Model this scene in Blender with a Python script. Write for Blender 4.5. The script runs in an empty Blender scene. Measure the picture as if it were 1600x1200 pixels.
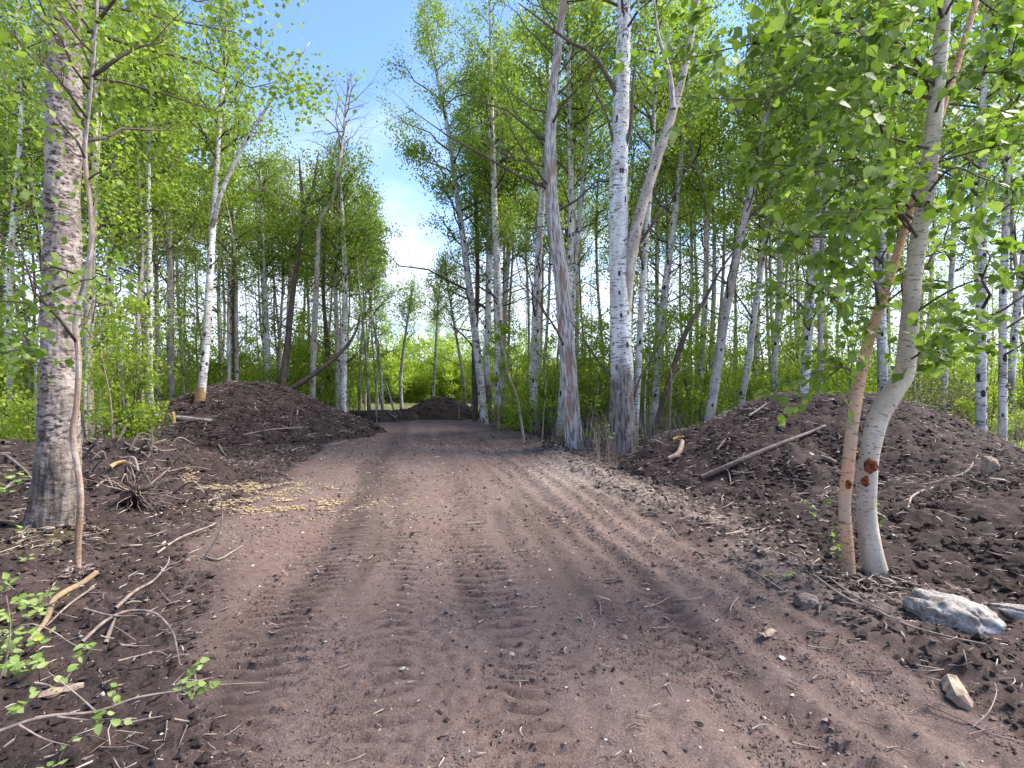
import bpy, math, random
import numpy as np
from mathutils import Vector, Matrix

# ------------------------------------------------------------------ camera, world, sun, exposure
S = bpy.context.scene
COL = S.collection
CAMH, F = 1.6, 800.0                     # eye height in metres, focal length in pixels of the 1600 px wide photo
cam = bpy.data.objects.new('camera', bpy.data.cameras.new('camera'))
COL.objects.link(cam)
cam.location = (0, 0, CAMH); cam.rotation_euler = (math.radians(90), 0, 0)
cam.data.sensor_width = 36; cam.data.lens = 18.0
cam.data.clip_start = 0.05; cam.data.clip_end = 2000
S.camera = cam

SUN_DIR = Vector((0.70, 0.10, 0.88)).normalized()      # towards the sun: high, from the right
SKY_STRENGTH, SUN_STRENGTH, EXPOSURE = 0.15, 3.5, 1.74
w = bpy.data.worlds.new('World'); S.world = w; w.use_nodes = True
wn, wl = w.node_tree.nodes, w.node_tree.links
wn.clear()
sky = wn.new('ShaderNodeTexSky'); sky.sky_type = 'NISHITA'; sky.sun_disc = False
sky.sun_elevation = math.asin(SUN_DIR.z); sky.sun_rotation = math.atan2(SUN_DIR.x, SUN_DIR.y)
sky.air_density = 0.75; sky.dust_density = 0.25; sky.ozone_density = 5.0
tc = wn.new('ShaderNodeTexCoord')
sep = wn.new('ShaderNodeSeparateXYZ'); wl.new(tc.outputs['Generated'], sep.inputs[0])
zadd = wn.new('ShaderNodeMath'); zadd.operation = 'ADD'; zadd.inputs[1].default_value = 0.18; wl.new(sep.outputs['Z'], zadd.inputs[0])
zmax = wn.new('ShaderNodeMath'); zmax.operation = 'MAXIMUM'; zmax.inputs[1].default_value = 0.05; wl.new(zadd.outputs[0], zmax.inputs[0])
dv = wn.new('ShaderNodeVectorMath'); dv.operation = 'DIVIDE'; wl.new(tc.outputs['Generated'], dv.inputs[0])
cmb = wn.new('ShaderNodeCombineXYZ'); cmb.inputs[2].default_value = 1.0
wl.new(zmax.outputs[0], cmb.inputs[0]); wl.new(zmax.outputs[0], cmb.inputs[1]); wl.new(cmb.outputs[0], dv.inputs[1])
cn = wn.new('ShaderNodeTexNoise'); cn.inputs['Scale'].default_value = 1.3; cn.inputs['Detail'].default_value = 7; cn.inputs['Roughness'].default_value = 0.55
wl.new(dv.outputs[0], cn.inputs['Vector'])
zr = wn.new('ShaderNodeMapRange'); zr.inputs[1].default_value = 0.12; zr.inputs[2].default_value = 0.62; zr.inputs[3].default_value = 0.36; zr.inputs[4].default_value = -0.22
wl.new(sep.outputs['Z'], zr.inputs[0])
ca = wn.new('ShaderNodeMath'); ca.operation = 'ADD'; wl.new(cn.outputs['Fac'], ca.inputs[0]); wl.new(zr.outputs[0], ca.inputs[1])
cr = wn.new('ShaderNodeMapRange'); cr.inputs[1].default_value = 0.47; cr.inputs[2].default_value = 0.85; cr.inputs[3].default_value = 0.0; cr.inputs[4].default_value = 0.85
cr.interpolation_type = 'SMOOTHSTEP'
wl.new(ca.outputs[0], cr.inputs[0])
mx = wn.new('ShaderNodeMix'); mx.data_type = 'RGBA'
wl.new(cr.outputs[0], mx.inputs['Factor']); wl.new(sky.outputs[0], mx.inputs['A']); mx.inputs['B'].default_value = (2.75, 2.9, 3.2, 1)
bg = wn.new('ShaderNodeBackground'); bg.inputs['Strength'].default_value = SKY_STRENGTH
wl.new(mx.outputs['Result'], bg.inputs['Color'])
wo = wn.new('ShaderNodeOutputWorld'); wl.new(bg.outputs[0], wo.inputs[0])

sun = bpy.data.objects.new('sun', bpy.data.lights.new('sun', 'SUN')); COL.objects.link(sun)
sun.data.energy = SUN_STRENGTH; sun.data.angle = math.radians(28); sun.data.color = (1.0, 0.95, 0.87)
sun.rotation_euler = (-SUN_DIR).to_track_quat('-Z', 'Y').to_euler(); sun.location = (20, -15, 30)

S.view_settings.view_transform = 'Standard'; S.view_settings.look = 'None'
S.view_settings.exposure = EXPOSURE; S.view_settings.gamma = 1.0; S.view_settings.use_curve_mapping = False
S.render.engine = 'CYCLES'
S.cycles.max_bounces = 9; S.cycles.diffuse_bounces = 7; S.cycles.glossy_bounces = 2; S.cycles.transmission_bounces = 4
S.cycles.use_denoising = True
S.cycles.use_adaptive_sampling = False
try: S.cycles.denoiser = 'OPENIMAGEDENOISE'; S.cycles.denoising_prefilter = 'ACCURATE'
except Exception: pass
S.cycles.sample_clamp_indirect = 6

rng = np.random.default_rng(7)
random.seed(7)

# ------------------------------------------------------------------ helpers: noise
def _h(ix, iy, seed):
    h = (ix.astype(np.int64) * 374761393 + iy.astype(np.int64) * 668265263 + seed * 974711) & 0xFFFFFFFF
    h = ((h ^ (h >> 13)) * 1274126177) & 0xFFFFFFFF
    h = (h ^ (h >> 16)) & 0xFFFFFFFF
    h = (h * 2246822519) & 0xFFFFFFFF
    return (h ^ (h >> 15)) & 0xFFFFFFFF
def gnoise(x, y, seed=0):
    """gradient noise, about -1..1"""
    x = np.asarray(x, float); y = np.asarray(y, float)
    ix, iy = np.floor(x), np.floor(y); fx, fy = x - ix, y - iy
    u, v = fx**3*(fx*(fx*6-15)+10), fy**3*(fy*(fy*6-15)+10)
    def g(dx, dy):
        a = _h(ix+dx, iy+dy, seed) * (2*np.pi/4294967296.0)
        return np.cos(a)*(fx-dx) + np.sin(a)*(fy-dy)
    a, b, c, d = g(0,0), g(1,0), g(0,1), g(1,1)
    return 1.5*((a*(1-u)+b*u)*(1-v) + (c*(1-u)+d*u)*v)
def fbm(x, y, seed=0, oct=4, gain=.5):
    t = 0; a = 1.0; s = 0
    for o in range(oct):
        t = t + a*gnoise(x*2**o + 17.3*o, y*2**o - 9.1*o, seed+o); s += a; a *= gain
    return t/s
def cells(x, y, seed=0):
    """distance to the nearest jittered point (0..~1): rounded lumps"""
    x = np.asarray(x, float); y = np.asarray(y, float)
    ix, iy = np.floor(x), np.floor(y); best = np.full(x.shape, 9.0); hid = np.zeros(x.shape)
    for dx in (-1, 0, 1):
        for dy in (-1, 0, 1):
            h1 = _h(ix+dx, iy+dy, seed)/4294967296.0; h2 = _h(ix+dx, iy+dy, seed+77)/4294967296.0
            d = (ix+dx+h1-x)**2 + (iy+dy+h2-y)**2
            m = d < best; best = np.where(m, d, best); hid = np.where(m, h1, hid)
    return np.sqrt(best), hid
def sstep(a, b, x):
    t = np.clip((x-a)/(b-a), 0, 1); return t*t*(3-2*t)

# ------------------------------------------------------------------ helpers: meshes and objects
class MB:
    """collects quads and triangles with uv, material index and a per-face tint; build() links ONE mesh object"""
    def __init__(s): s.v, s.f, s.n = [], [], 0
    def add(s, verts, faces, uv=None, mat=0, tint=None, smooth=True):
        verts = np.asarray(verts, float).reshape(-1, 3); faces = np.asarray(faces, np.int64)
        s.v.append(verts); s.f.append((faces + s.n, uv, mat, tint, smooth)); s.n += len(verts); return s
    def mesh(s, name, mats, off=(0,0,0), pattr=None):
        v = np.concatenate(s.v) - np.asarray(off, float)
        me = bpy.data.meshes.new(name)
        nf = sum(len(f) for f, *_ in s.f); nl = sum(f.size for f, *_ in s.f)
        me.vertices.add(len(v)); me.vertices.foreach_set('co', v.astype(np.float32).ravel())
        me.loops.add(nl); me.polygons.add(nf)
        me.loops.foreach_set('vertex_index', np.concatenate([f.ravel() for f, *_ in s.f]).astype(np.int32))
        tot = np.concatenate([np.full(len(f), f.shape[1]) for f, *_ in s.f]).astype(np.int32)
        st = np.concatenate([[0], np.cumsum(tot)[:-1]]).astype(np.int32)
        me.polygons.foreach_set('loop_start', st); me.polygons.foreach_set('loop_total', tot)
        me.polygons.foreach_set('material_index', np.concatenate([np.full(len(f), m) for f, _, m, _, _ in s.f]).astype(np.int32))
        me.polygons.foreach_set('use_smooth', np.concatenate([np.full(len(f), sm) for f, _, _, _, sm in s.f]).astype(bool))
        if any(u is not None for _, u, *_ in s.f):
            uvl = me.uv_layers.new(name='UVMap')
            uvl.data.foreach_set('uv', np.concatenate([(np.zeros(f.size*2) if u is None else np.asarray(u, float).ravel()) for f, u, *_ in s.f]).astype(np.float32))
        if any(t is not None for *_, t, _ in s.f):
            at = me.attributes.new('tint', 'FLOAT', 'FACE')
            at.data.foreach_set('value', np.concatenate([(np.full(len(f), .5) if t is None else np.broadcast_to(t, len(f))) for f, _, _, t, _ in s.f]).astype(np.float32))
        for k, a in (pattr or {}).items():
            at = me.attributes.new(k, 'FLOAT', 'POINT'); at.data.foreach_set('value', np.asarray(a, np.float32))
        for m in (mats if isinstance(mats, (list, tuple)) else [mats]): me.materials.append(m)
        me.update(calc_edges=True)
        return me
    def build(s, name, mats, parent=None, **k):
        off = rootloc(parent) if parent else (0, 0, 0)
        o = bpy.data.objects.new(name, s.mesh(name, mats, off, **k)); COL.objects.link(o)
        if parent: o.parent = parent
        return o
def rootloc(o):
    p = np.zeros(3)
    while o: p = p + np.array(o.location); o = o.parent
    return p
def tag(o, label=None, cat=None, group=None, kind=None):
    for k, v in (('label', label), ('category', cat), ('group', group), ('kind', kind)):
        if v: o[k] = v
    return o
def thing(name, label, cat, loc, group=None):
    o = bpy.data.objects.new(name, None); COL.objects.link(o); o.location = loc; o.empty_display_size = .2
    return tag(o, label, cat, group)
def place(name, me, parent, M):
    """a part that shares a mesh; M is its world matrix, parents here are never rotated"""
    o = bpy.data.objects.new(name, me); COL.objects.link(o)
    M = M.copy()
    if parent: o.parent = parent; M.translation -= Vector(rootloc(parent))
    o.matrix_local = M
    return o
def copy_tree(o, parent=None):
    c = o.copy(); COL.objects.link(c); c.parent = parent
    for ch in list(o.children): copy_tree(ch, c)
    return c
def at(px, py, Y): return np.array([(px-800)/F*Y, Y, CAMH - (py-600)/F*Y])
def on_ground(px, py, dz=0.0):
    """where the sight line through a photo pixel meets the terrain"""
    Y = np.linspace(1.2, 40, 3000); X = (px-800)/F*Y; Z = CAMH-(py-600)/F*Y
    g = terrain(X, Y); i = np.argmax(Z <= g)
    if Z[i] > g[i]: i = -1
    return np.array([X[i], Y[i], g[i]+dz])
def spline(pts, n):
    """Catmull-Rom through pts, n samples"""
    p = np.asarray(pts, float); p = np.vstack([2*p[0]-p[1], p, 2*p[-1]-p[-2]])
    d = np.r_[0, np.cumsum(np.linalg.norm(np.diff(p[1:-1], axis=0), axis=1))]
    t = np.interp(np.linspace(0, d[-1], n), d, np.arange(len(d)))
    i = np.minimum(t.astype(int), len(d)-2); f = (t-i)[:, None]
    a, b, c, e = p[i], p[i+1], p[i+2], p[i+3]
    return .5*((2*b)+(-a+c)*f+(2*a-5*b+4*c-e)*f*f+(-a+3*b-3*c+e)*f**3)
def tubes(mb, P, R, ns=4, mat=0, tint=None, cap=True):
    """batch of tubes. P (N,K,3), R (N,K)"""
    P = np.asarray(P, float); R = np.asarray(R, float); N, K = R.shape
    T = np.gradient(P, axis=1); T /= np.linalg.norm(T, axis=2, keepdims=True)+1e-9
    mean = T.mean(1, keepdims=True)
    ref = np.where(np.abs(mean[..., 2:3]) > .8, np.array([1., .2, 0]), np.array([.1, 0, 1.]))
    A = np.cross(T, ref); A /= np.linalg.norm(A, axis=2, keepdims=True)+1e-9
    B = np.cross(T, A)
    th = np.arange(ns)*2*np.pi/ns
    V = P[:, :, None] + R[:, :, None, None]*(np.cos(th)[:, None]*A[:, :, None] + np.sin(th)[:, None]*B[:, :, None])
    idx = np.arange(N*K*ns).reshape(N, K, ns); j = np.roll(idx, -1, axis=2)
    q = np.stack([idx[:, :-1], j[:, :-1], j[:, 1:], idx[:, 1:]], -1).reshape(-1, 4)
    ln = np.concatenate([np.zeros((N, 1)), np.cumsum(np.linalg.norm(np.diff(P, axis=1), axis=2), 1)], 1)
    u0 = np.broadcast_to(np.arange(ns)/ns, (N, K-1, ns)); per = (2*np.pi*R.max(1))[:, None, None]
    v0 = np.broadcast_to(ln[:, :-1, None], (N, K-1, ns)); v1 = np.broadcast_to(ln[:, 1:, None], (N, K-1, ns))
    ua, ub = u0*per, (u0+1/ns)*per
    uv = np.stack([np.stack([ua, v0], -1), np.stack([ub, v0], -1), np.stack([ub, v1], -1), np.stack([ua, v1], -1)], 3)
    t = None if tint is None else np.repeat(np.broadcast_to(tint, N), (K-1)*ns)
    mb.add(V, q, uv, mat, t)
    if cap and ns in (3, 4):
        mb.f.append((np.concatenate([idx[:, -1], idx[:, 0, ::-1]]) + mb.n - N*K*ns, None, mat, None if tint is None else np.tile(np.broadcast_to(tint, N), 2), False))
    return mb
def stem(mb, pts, r, n=24, ns=10, mat=0, rough=0.0, flare=0.0, seed=0, cap=True, lump=None):
    """one trunk or limb along a smooth curve; r: radii interpolated along it. Real relief with rough; flare widens the foot"""
    P = spline(pts, n); L = np.r_[0, np.cumsum(np.linalg.norm(np.diff(P, axis=0), axis=1))]
    rx = np.linspace(0, 1, len(r))
    if len(r) == len(pts):
        cl = np.r_[0, np.cumsum(np.linalg.norm(np.diff(np.asarray(pts, float), axis=0), axis=1))]; rx = cl/cl[-1]
    R = np.interp(np.linspace(0, 1, n), rx, r)
    T = np.gradient(P, axis=0); T /= np.linalg.norm(T, axis=1, keepdims=True)
    a = np.cross(T[0], [1, .13, .2]); a /= np.linalg.norm(a); A = [a]
    for k in range(1, n):
        a = A[-1] - T[k]*np.dot(A[-1], T[k]); A.append(a/np.linalg.norm(a))
    A = np.array(A); B = np.cross(T, A)
    th = np.arange(ns)*2*np.pi/ns
    rr = np.broadcast_to(R[:, None], (n, ns)).copy()
    LL, TH = np.meshgrid(L, th, indexing='ij')
    # slight irregular girth, so outlines are never ruler-straight
    rr *= 1 + .07*gnoise(LL*2.3+seed, np.cos(TH)*1.2+5, seed) + .05*gnoise(LL*.9, np.sin(TH)*1.2, seed+3)
    if flare:
        rr += R[0]*flare*np.exp(-LL/(2.2*R[0]))*(1+.35*np.cos(TH*4+seed))
    if rough:
        low = np.exp(-LL/1.3)
        fur = np.abs(gnoise(TH*R[0]*26, LL*3.2, seed+11))             # furrows low down
        hor = np.abs(gnoise(TH*R[0]*14+.6*gnoise(LL*7, TH*2, seed+13), LL*15+.5*gnoise(TH*3, LL*6, seed+14), seed+12))               # cracked horizontal plates higher up
        rr += rough*((.5-fur)*(.25+.9*low) + (.35-hor)*(.9-.7*low))
    if lump is not None: rr += lump(LL, TH)
    V = P[:, None] + rr[..., None]*(np.cos(th)[None, :, None]*A[:, None] + np.sin(th)[None, :, None]*B[:, None])
    idx = np.arange(n*ns).reshape(n, ns); j = np.roll(idx, -1, 1)
    q = np.stack([idx[:-1], j[:-1], j[1:], idx[1:]], -1).reshape(-1, 4)
    per = 2*np.pi*R.max()
    u = np.broadcast_to(np.arange(ns)/ns*per, (n-1, ns)); u2 = u+per/ns
    uv = np.stack([np.stack([u, LL[:-1]], -1), np.stack([u2, LL[:-1]], -1), np.stack([u2, LL[1:]], -1), np.stack([u, LL[1:]], -1)], 2)
    mb.add(V, q, uv, mat)
    if cap:
        base = mb.n
        mb.add(np.vstack([P[-1]+T[-1]*R[-1]*.3]), np.zeros((0, 3), int))
        e = idx[-1] + base - n*ns
        mb.f.append((np.stack([e, np.roll(e, -1), np.full(ns, base)], -1), None, mat, None, True))
    return mb
def unit(v): return v/(np.linalg.norm(v, axis=-1, keepdims=True)+1e-9)
def leaves_simple(mb, P, size, mat=0, tint=None, up=.35, rg=rng):
    """folded four-sided leaves, scattered directions"""
    n = len(P); d = unit(rg.normal(size=(n, 3)) + np.array([0, 0, -.35])); nn = unit(rg.normal(size=(n, 3)) + np.array([0, 0, up]))
    s = unit(np.cross(d, nn)); nn = np.cross(s, d)
    L = (size*rg.uniform(.7, 1.25, n))[:, None]
    V = np.stack([P, P+d*L*.45+s*L*.42+nn*L*.10, P+d*L, P+d*L*.45-s*L*.42+nn*L*.10], 1)
    i = np.arange(n)[:, None]*4
    mb.add(V, np.concatenate([i+[0, 1, 2], i+[0, 2, 3]]), None, mat, np.tile(tint, 2) if tint is not None else None, False)
    return mb

# ------------------------------------------------------------------ materials
def new_mat(name):
    m = bpy.data.materials.new(name); m.use_nodes = True; m.node_tree.nodes.clear()
    return m, m.node_tree.nodes, m.node_tree.links
class NT:
    """short-hands for node graphs"""
    def __init__(s, name):
        s.m, s.n, s.l = new_mat(name)
    def node(s, t, **k):
        x = s.n.new(t)
        for a, b in k.items(): setattr(x, a, b)
        return x
    def link(s, a, b): s.l.new(a, b)
    def val(s, sock, v):
        if isinstance(v, bpy.types.NodeSocket): s.link(v, sock)
        else: sock.default_value = v
    def coord(s, kind='Object', scale=(1, 1, 1)):
        c = s.node('ShaderNodeTexCoord'); m = s.node('ShaderNodeMapping'); m.inputs['Scale'].default_value = scale
        s.link(c.outputs[kind], m.inputs['Vector']); return m.outputs[0]
    def noise(s, vec, scale, detail=4, rough=.55, dist=0):
        x = s.node('ShaderNodeTexNoise'); s.link(vec, x.inputs['Vector'])
        x.inputs['Scale'].default_value = scale; x.inputs['Detail'].default_value = detail; x.inputs['Roughness'].default_value = rough; x.inputs['Distortion'].default_value = dist
        return x.outputs['Fac']
    def voro(s, vec, scale, feature='F1', out='Distance'):
        x = s.node('ShaderNodeTexVoronoi', feature=feature); s.link(vec, x.inputs['Vector']); x.inputs['Scale'].default_value = scale
        return x.outputs[out]
    def ramp(s, f, a, b, lo=0., hi=1.):
        x = s.node('ShaderNodeMapRange', interpolation_type='SMOOTHSTEP'); s.val(x.inputs[0], f)
        x.inputs[1].default_value = a; x.inputs[2].default_value = b; x.inputs[3].default_value = lo; x.inputs[4].default_value = hi
        return x.outputs[0]
    def math(s, op, a, b=0.):
        x = s.node('ShaderNodeMath', operation=op); s.val(x.inputs[0], a); s.val(x.inputs[1], b); return x.outputs[0]
    def mix(s, f, a, b, blend='MIX'):
        x = s.node('ShaderNodeMix', data_type='RGBA', blend_type=blend); s.val(x.inputs['Factor'], f)
        for k, v in (('A', a), ('B', b)): s.val(x.inputs[k], v if isinstance(v, bpy.types.NodeSocket) else (*v, 1))
        return x.outputs['Result']
    def attr(s, name): return s.node('ShaderNodeAttribute', attribute_name=name).outputs['Fac']
    def bump(s, h, strength=.5, dist=.02, normal=None):
        b = s.node('ShaderNodeBump'); s.link(h, b.inputs['Height']); b.inputs['Strength'].default_value = strength; b.inputs['Distance'].default_value = dist
        if normal is not None: s.link(normal, b.inputs['Normal'])
        return b.outputs[0]
    def out(s, col, rough=.85, bump=None, spec=.3):
        b = s.node('ShaderNodeBsdfPrincipled'); s.val(b.inputs['Base Color'], col if isinstance(col, bpy.types.NodeSocket) else (*col, 1)); s.val(b.inputs['Roughness'], rough)
        b.inputs['Specular IOR Level'].default_value = spec
        if bump is not None: s.link(bump, b.inputs['Normal'])
        o = s.node('ShaderNodeOutputMaterial'); s.link(b.outputs[0], o.inputs[0]); return s.m

def soil_mat(name, dark=(.020, .0132, .0118), mid=(.070, .046, .040), packed=(.215, .147, .125), ground=False):
    t = NT(name); c = t.coord('Object')
    n1 = t.noise(c, 1.7, 5); n2 = t.noise(c, 14, 8, .72); n3 = t.noise(c, 75, 6, .7); n4 = t.noise(c, 160, 4, .7)
    col = t.mix(t.ramp(t.math('ADD', t.math('MULTIPLY', n2, .6), t.math('MULTIPLY', n3, .4)), .38, .62), dark, mid)
    col = t.mix(t.ramp(n1, .45, .7, 0, .45), col, tuple(x*1.5 for x in mid))
    h = t.math('ADD', n2, t.math('MULTIPLY', n3, .8))
    rough = .92
    if ground:
        road = t.attr('road'); pk = t.mix(t.ramp(t.math('ADD', t.math('MULTIPLY', n2, .5), t.math('MULTIPLY', n3, .5)), .40, .60), tuple(x*.72 for x in packed), tuple(x*1.12 for x in packed))
        pk = t.mix(t.ramp(n4, .42, .58), pk, tuple(x*.52 for x in packed))
        pk = t.mix(t.math('MULTIPLY', t.ramp(n3, .56, .64), t.ramp(n4, .5, .56)), pk, tuple(x*1.55 for x in packed))
        pk = t.mix(t.ramp(t.noise(c, 1.9, 4), .5, .72, 0, .5), pk, tuple(x*.58 for x in packed))
        pk = t.mix(t.ramp(t.noise(c, .7, 3), .45, .7, 0, .5), pk, (.150, .088, .066))
        pk = t.mix(t.math('MULTIPLY', t.attr('damp'), .8), pk, tuple(x*.46 for x in packed))
        col = t.mix(t.math('MULTIPLY', road, t.ramp(n2, .34, .46, .55, 1)), col, pk)
        col = t.mix(t.math('MULTIPLY', t.attr('pale'), t.ramp(n2, .35, .6)), col, (.30, .235, .195))
        col = t.mix(t.math('MULTIPLY', t.attr('moss'), t.ramp(n2, .4, .6)), col, (.085, .070, .022))
        col = t.mix(t.math('MULTIPLY', t.attr('forest'), t.ramp(t.noise(c, 5, 5), .35, .6)), col, (.10, .105, .035))
        rough = t.math('SUBTRACT', .92, t.math('MULTIPLY', road, t.ramp(t.noise(c, 1.1, 3), .5, .7, 0, .22)))
    # wood splinters and grit
    sv = t.voro(t.coord('Object', (1, .35, 1)), 55); sp = t.math('MULTIPLY', t.ramp(sv, .16, .08), t.ramp(t.noise(c, 9, 2), .48, .62))
    col = t.mix(t.math('MULTIPLY', sp, .8), col, (.36, .28, .22))
    return t.out(col, rough, t.bump(t.math('ADD', h, t.math('MULTIPLY', n4, .5)), .9, .014 if ground else .018), .25)
M = {}
M['soil'] = soil_mat('soil')
M['ground'] = soil_mat('churned_ground', ground=True)
M['pale_soil'] = soil_mat('pale_soil', (.15, .11, .092), (.29, .225, .19))
M['track_soil'] = soil_mat('track_soil', (.10, .068, .057), (.215, .146, .123))

def bark(name, light, tone, mark, base, base_h=1.2, lent=.62, scars=.13, furrow=(.5, .45, .4), seedz=0.0, band=None, brown=0.0, lsc=(4, 26), bsc=(9, 26), bst=.6, dsc=(5.5, 19), dth=.33):
    t = NT(name)
    c = t.node('ShaderNodeTexCoord'); oi = t.node('ShaderNodeObjectInfo')
    off = t.node('ShaderNodeCombineXYZ'); t.link(t.math('MULTIPLY', oi.outputs['Random'], 37.), off.inputs[0]); t.link(t.math('MULTIPLY', oi.outputs['Random'], 91.), off.inputs[2])
    ad = t.node('ShaderNodeVectorMath', operation='ADD'); t.link(c.outputs['UV'], ad.inputs[0]); t.link(off.outputs[0], ad.inputs[1])
    def sc(x, y):
        m = t.node('ShaderNodeMapping'); m.inputs['Scale'].default_value = (x, y, 1); t.link(ad.outputs[0], m.inputs['Vector']); return m.outputs[0]
    v = t.node('ShaderNodeSeparateXYZ'); t.link(c.outputs['UV'], v.inputs[0]); v = v.outputs[1]
    n = t.noise(sc(3, 2), 1.5, 5)
    col = t.mix(t.ramp(n, .35, .68), light, tone)
    if brown: col = t.mix(t.math('MULTIPLY', t.ramp(t.noise(sc(5, 1.6), 1.0, 5), .48, .66), brown), col, (.20, .135, .095))
    ln = t.noise(sc(*lsc), 1.0, 4, .62)
    lm = t.math('MULTIPLY', t.ramp(ln, lent, lent+.06), t.ramp(t.noise(sc(2, 3), 1, 2), .3, .55))
    col = t.mix(t.math('MULTIPLY', lm, .88), col, mark)
    dv = t.math('ADD', t.voro(sc(*dsc), 1.0), t.math('MULTIPLY', t.noise(sc(dsc[0]*4, dsc[1]*2), 1.0, 3), .22))
    dm = t.math('MULTIPLY', t.ramp(dv, dth+.05, dth-.02), t.ramp(t.noise(sc(1.5, 1.2), 1, 3), .36, .5))
    col = t.mix(t.math('MULTIPLY', dm, .92), col, mark)
    vo = t.voro(sc(4.2, 2.6), 1.0); vn = t.math('ADD', vo, t.math('MULTIPLY', t.noise(sc(14, 30), 1.0, 4), .16))
    sm = t.ramp(vn, scars+.10, scars+.06)
    col = t.mix(sm, col, mark)
    h = t.math('SUBTRACT', t.noise(sc(*bsc), 1.0, 6, .65), t.math('MULTIPLY', lm, .6))
    if base_h:
        bm = t.ramp(t.math('ADD', v, t.math('MULTIPLY', t.noise(sc(3, 1.5), 1.0, 4), 1.4)), base_h+.2, base_h+1.1, 1, 0)
        fu = t.noise(sc(22, 3.2), 1.0, 5, .6)
        bc = t.mix(t.ramp(fu, .38, .6), tuple(x*.28 for x in base), base)
        if brown > .4: bc = t.mix(t.math('MULTIPLY', t.ramp(t.noise(sc(4, .8), 1, 4), .5, .64), .75), bc, (.24, .135, .08))
        col = t.mix(t.math('MULTIPLY', bm, t.ramp(t.noise(sc(7, 7), 1, 4), .3, .5, .7, 1)), col, bc)
        h = t.math('ADD', h, t.math('MULTIPLY', t.math('MULTIPLY', fu, bm), 2.0))
    return t.out(col, .8, t.bump(h, bst, .02), .25)
M['white_bark'] = bark('white_bark', (.64, .62, .585), (.40, .37, .335), (.035, .03, .027), (.28, .24, .21), .5, .545, .21, brown=.45)
M['aspen_bark'] = bark('aspen_bark', (.66, .65, .635), (.48, .455, .43), (.05, .04, .035), (.25, .205, .18), 2.0, .56, .19, brown=.35, dsc=(6, 17), dth=.33)
M['grey_bark'] = bark('grey_bark', (.46, .41, .36), (.29, .25, .21), (.05, .04, .035), (.22, .18, .15), .7, .60, .15, brown=.6)
M['rough_bark'] = bark('rough_bark', (.36, .30, .27), (.21, .17, .15), (.045, .034, .03), (.185, .155, .135), .9, .545, .15, brown=.55, lsc=(11, 24), bsc=(26, 34), bst=1.0, dsc=(11, 24), dth=.36)
M['cream_bark'] = bark('cream_bark', (.58, .50, .405), (.45, .375, .30), (.15, .11, .085), (.46, .40, .34), .0, .58, .10, lsc=(8, 55), bsc=(14, 34), bst=.35, dsc=(13, 42), dth=.33, brown=.3)
M['orange_bark'] = bark('orange_bark', (.56, .31, .175), (.47, .33, .24), (.19, .09, .05), (.44, .33, .26), .0, .575, .09, lsc=(8, 42), bsc=(14, 24), bst=.4, dsc=(14, 34), dth=.31, brown=.35)
M['dead_wood'] = bark('dead_wood', (.50, .455, .42), (.30, .255, .23), (.07, .055, .045), (.52, .47, .435), 40., .70, .03, brown=.5)
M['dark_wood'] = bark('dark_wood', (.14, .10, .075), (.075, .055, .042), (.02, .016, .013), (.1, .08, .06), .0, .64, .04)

def wood_mat(name, a, b, sc=(30, 4, 1)):
    t = NT(name); c = t.coord('Object', (1, 1, 1)); n = t.noise(c, 22, 5, .6); n2 = t.noise(c, 4, 3)
    col = t.mix(t.ramp(n, .35, .66), a, b); col = t.mix(t.ramp(n2, .45, .65, 0, .5), col, tuple(x*.55 for x in b))
    return t.out(col, .85, t.bump(n, .5, .01))
M['twig'] = wood_mat('twig_bark', (.115, .088, .07), (.065, .05, .04))
M['pale_twig'] = wood_mat('pale_twig', (.31, .245, .20), (.19, .145, .118))
M['raw_wood'] = wood_mat('raw_wood', (.52, .31, .125), (.38, .215, .09))
M['root'] = wood_mat('root_wood', (.27, .205, .17), (.13, .095, .08))
M['red_wound'] = wood_mat('red_wound', (.30, .075, .025), (.06, .018, .010))
M['orange_root'] = wood_mat('orange_root', (.34, .215, .11), (.20, .145, .105))
M['tan_wood'] = wood_mat('tan_wood', (.38, .285, .21), (.22, .155, .115))

def leaf_mat(name, cols, trans=.6, gloss=.35):
    t = NT(name); a = t.attr('tint')
    r = t.node('ShaderNodeValToRGB'); t.link(a, r.inputs[0])
    el = r.color_ramp.elements
    for i, (p, cc) in enumerate(cols):
        e = el[i] if i < 2 else el.new(p)
        e.position = p; e.color = (*cc, 1)
    n = t.noise(t.coord('Object'), 1.1, 2)
    col = t.mix(t.ramp(n, .35, .68, 0, .35), r.outputs[0], (.15, .20, .03))
    d = t.node('ShaderNodeBsdfPrincipled'); t.link(col, d.inputs['Base Color']); d.inputs['Roughness'].default_value = .5; d.inputs['Specular IOR Level'].default_value = gloss
    tr = t.node('ShaderNodeBsdfTranslucent')
    tcol = t.mix(.6, col, (1.24, 1.42, .58), 'MULTIPLY'); t.link(tcol, tr.inputs['Color'])
    mx = t.node('ShaderNodeMixShader'); mx.inputs[0].default_value = trans*.8
    t.link(d.outputs[0], mx.inputs[1]); t.link(tr.outputs[0], mx.inputs[2])
    o = t.node('ShaderNodeOutputMaterial'); t.link(mx.outputs[0], o.inputs[0]); return t.m
M['leaf'] = leaf_mat('aspen_leaf', [(0, (.132, .20, .023)), (1, (.375, .46, .095)), (.5, (.235, .312, .042))], .7)
M['birch_leaf'] = leaf_mat('birch_leaf', [(0, (.095, .165, .016)), (1, (.29, .36, .12)), (.55, (.165, .25, .026))], .66, gloss=.5)
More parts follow.
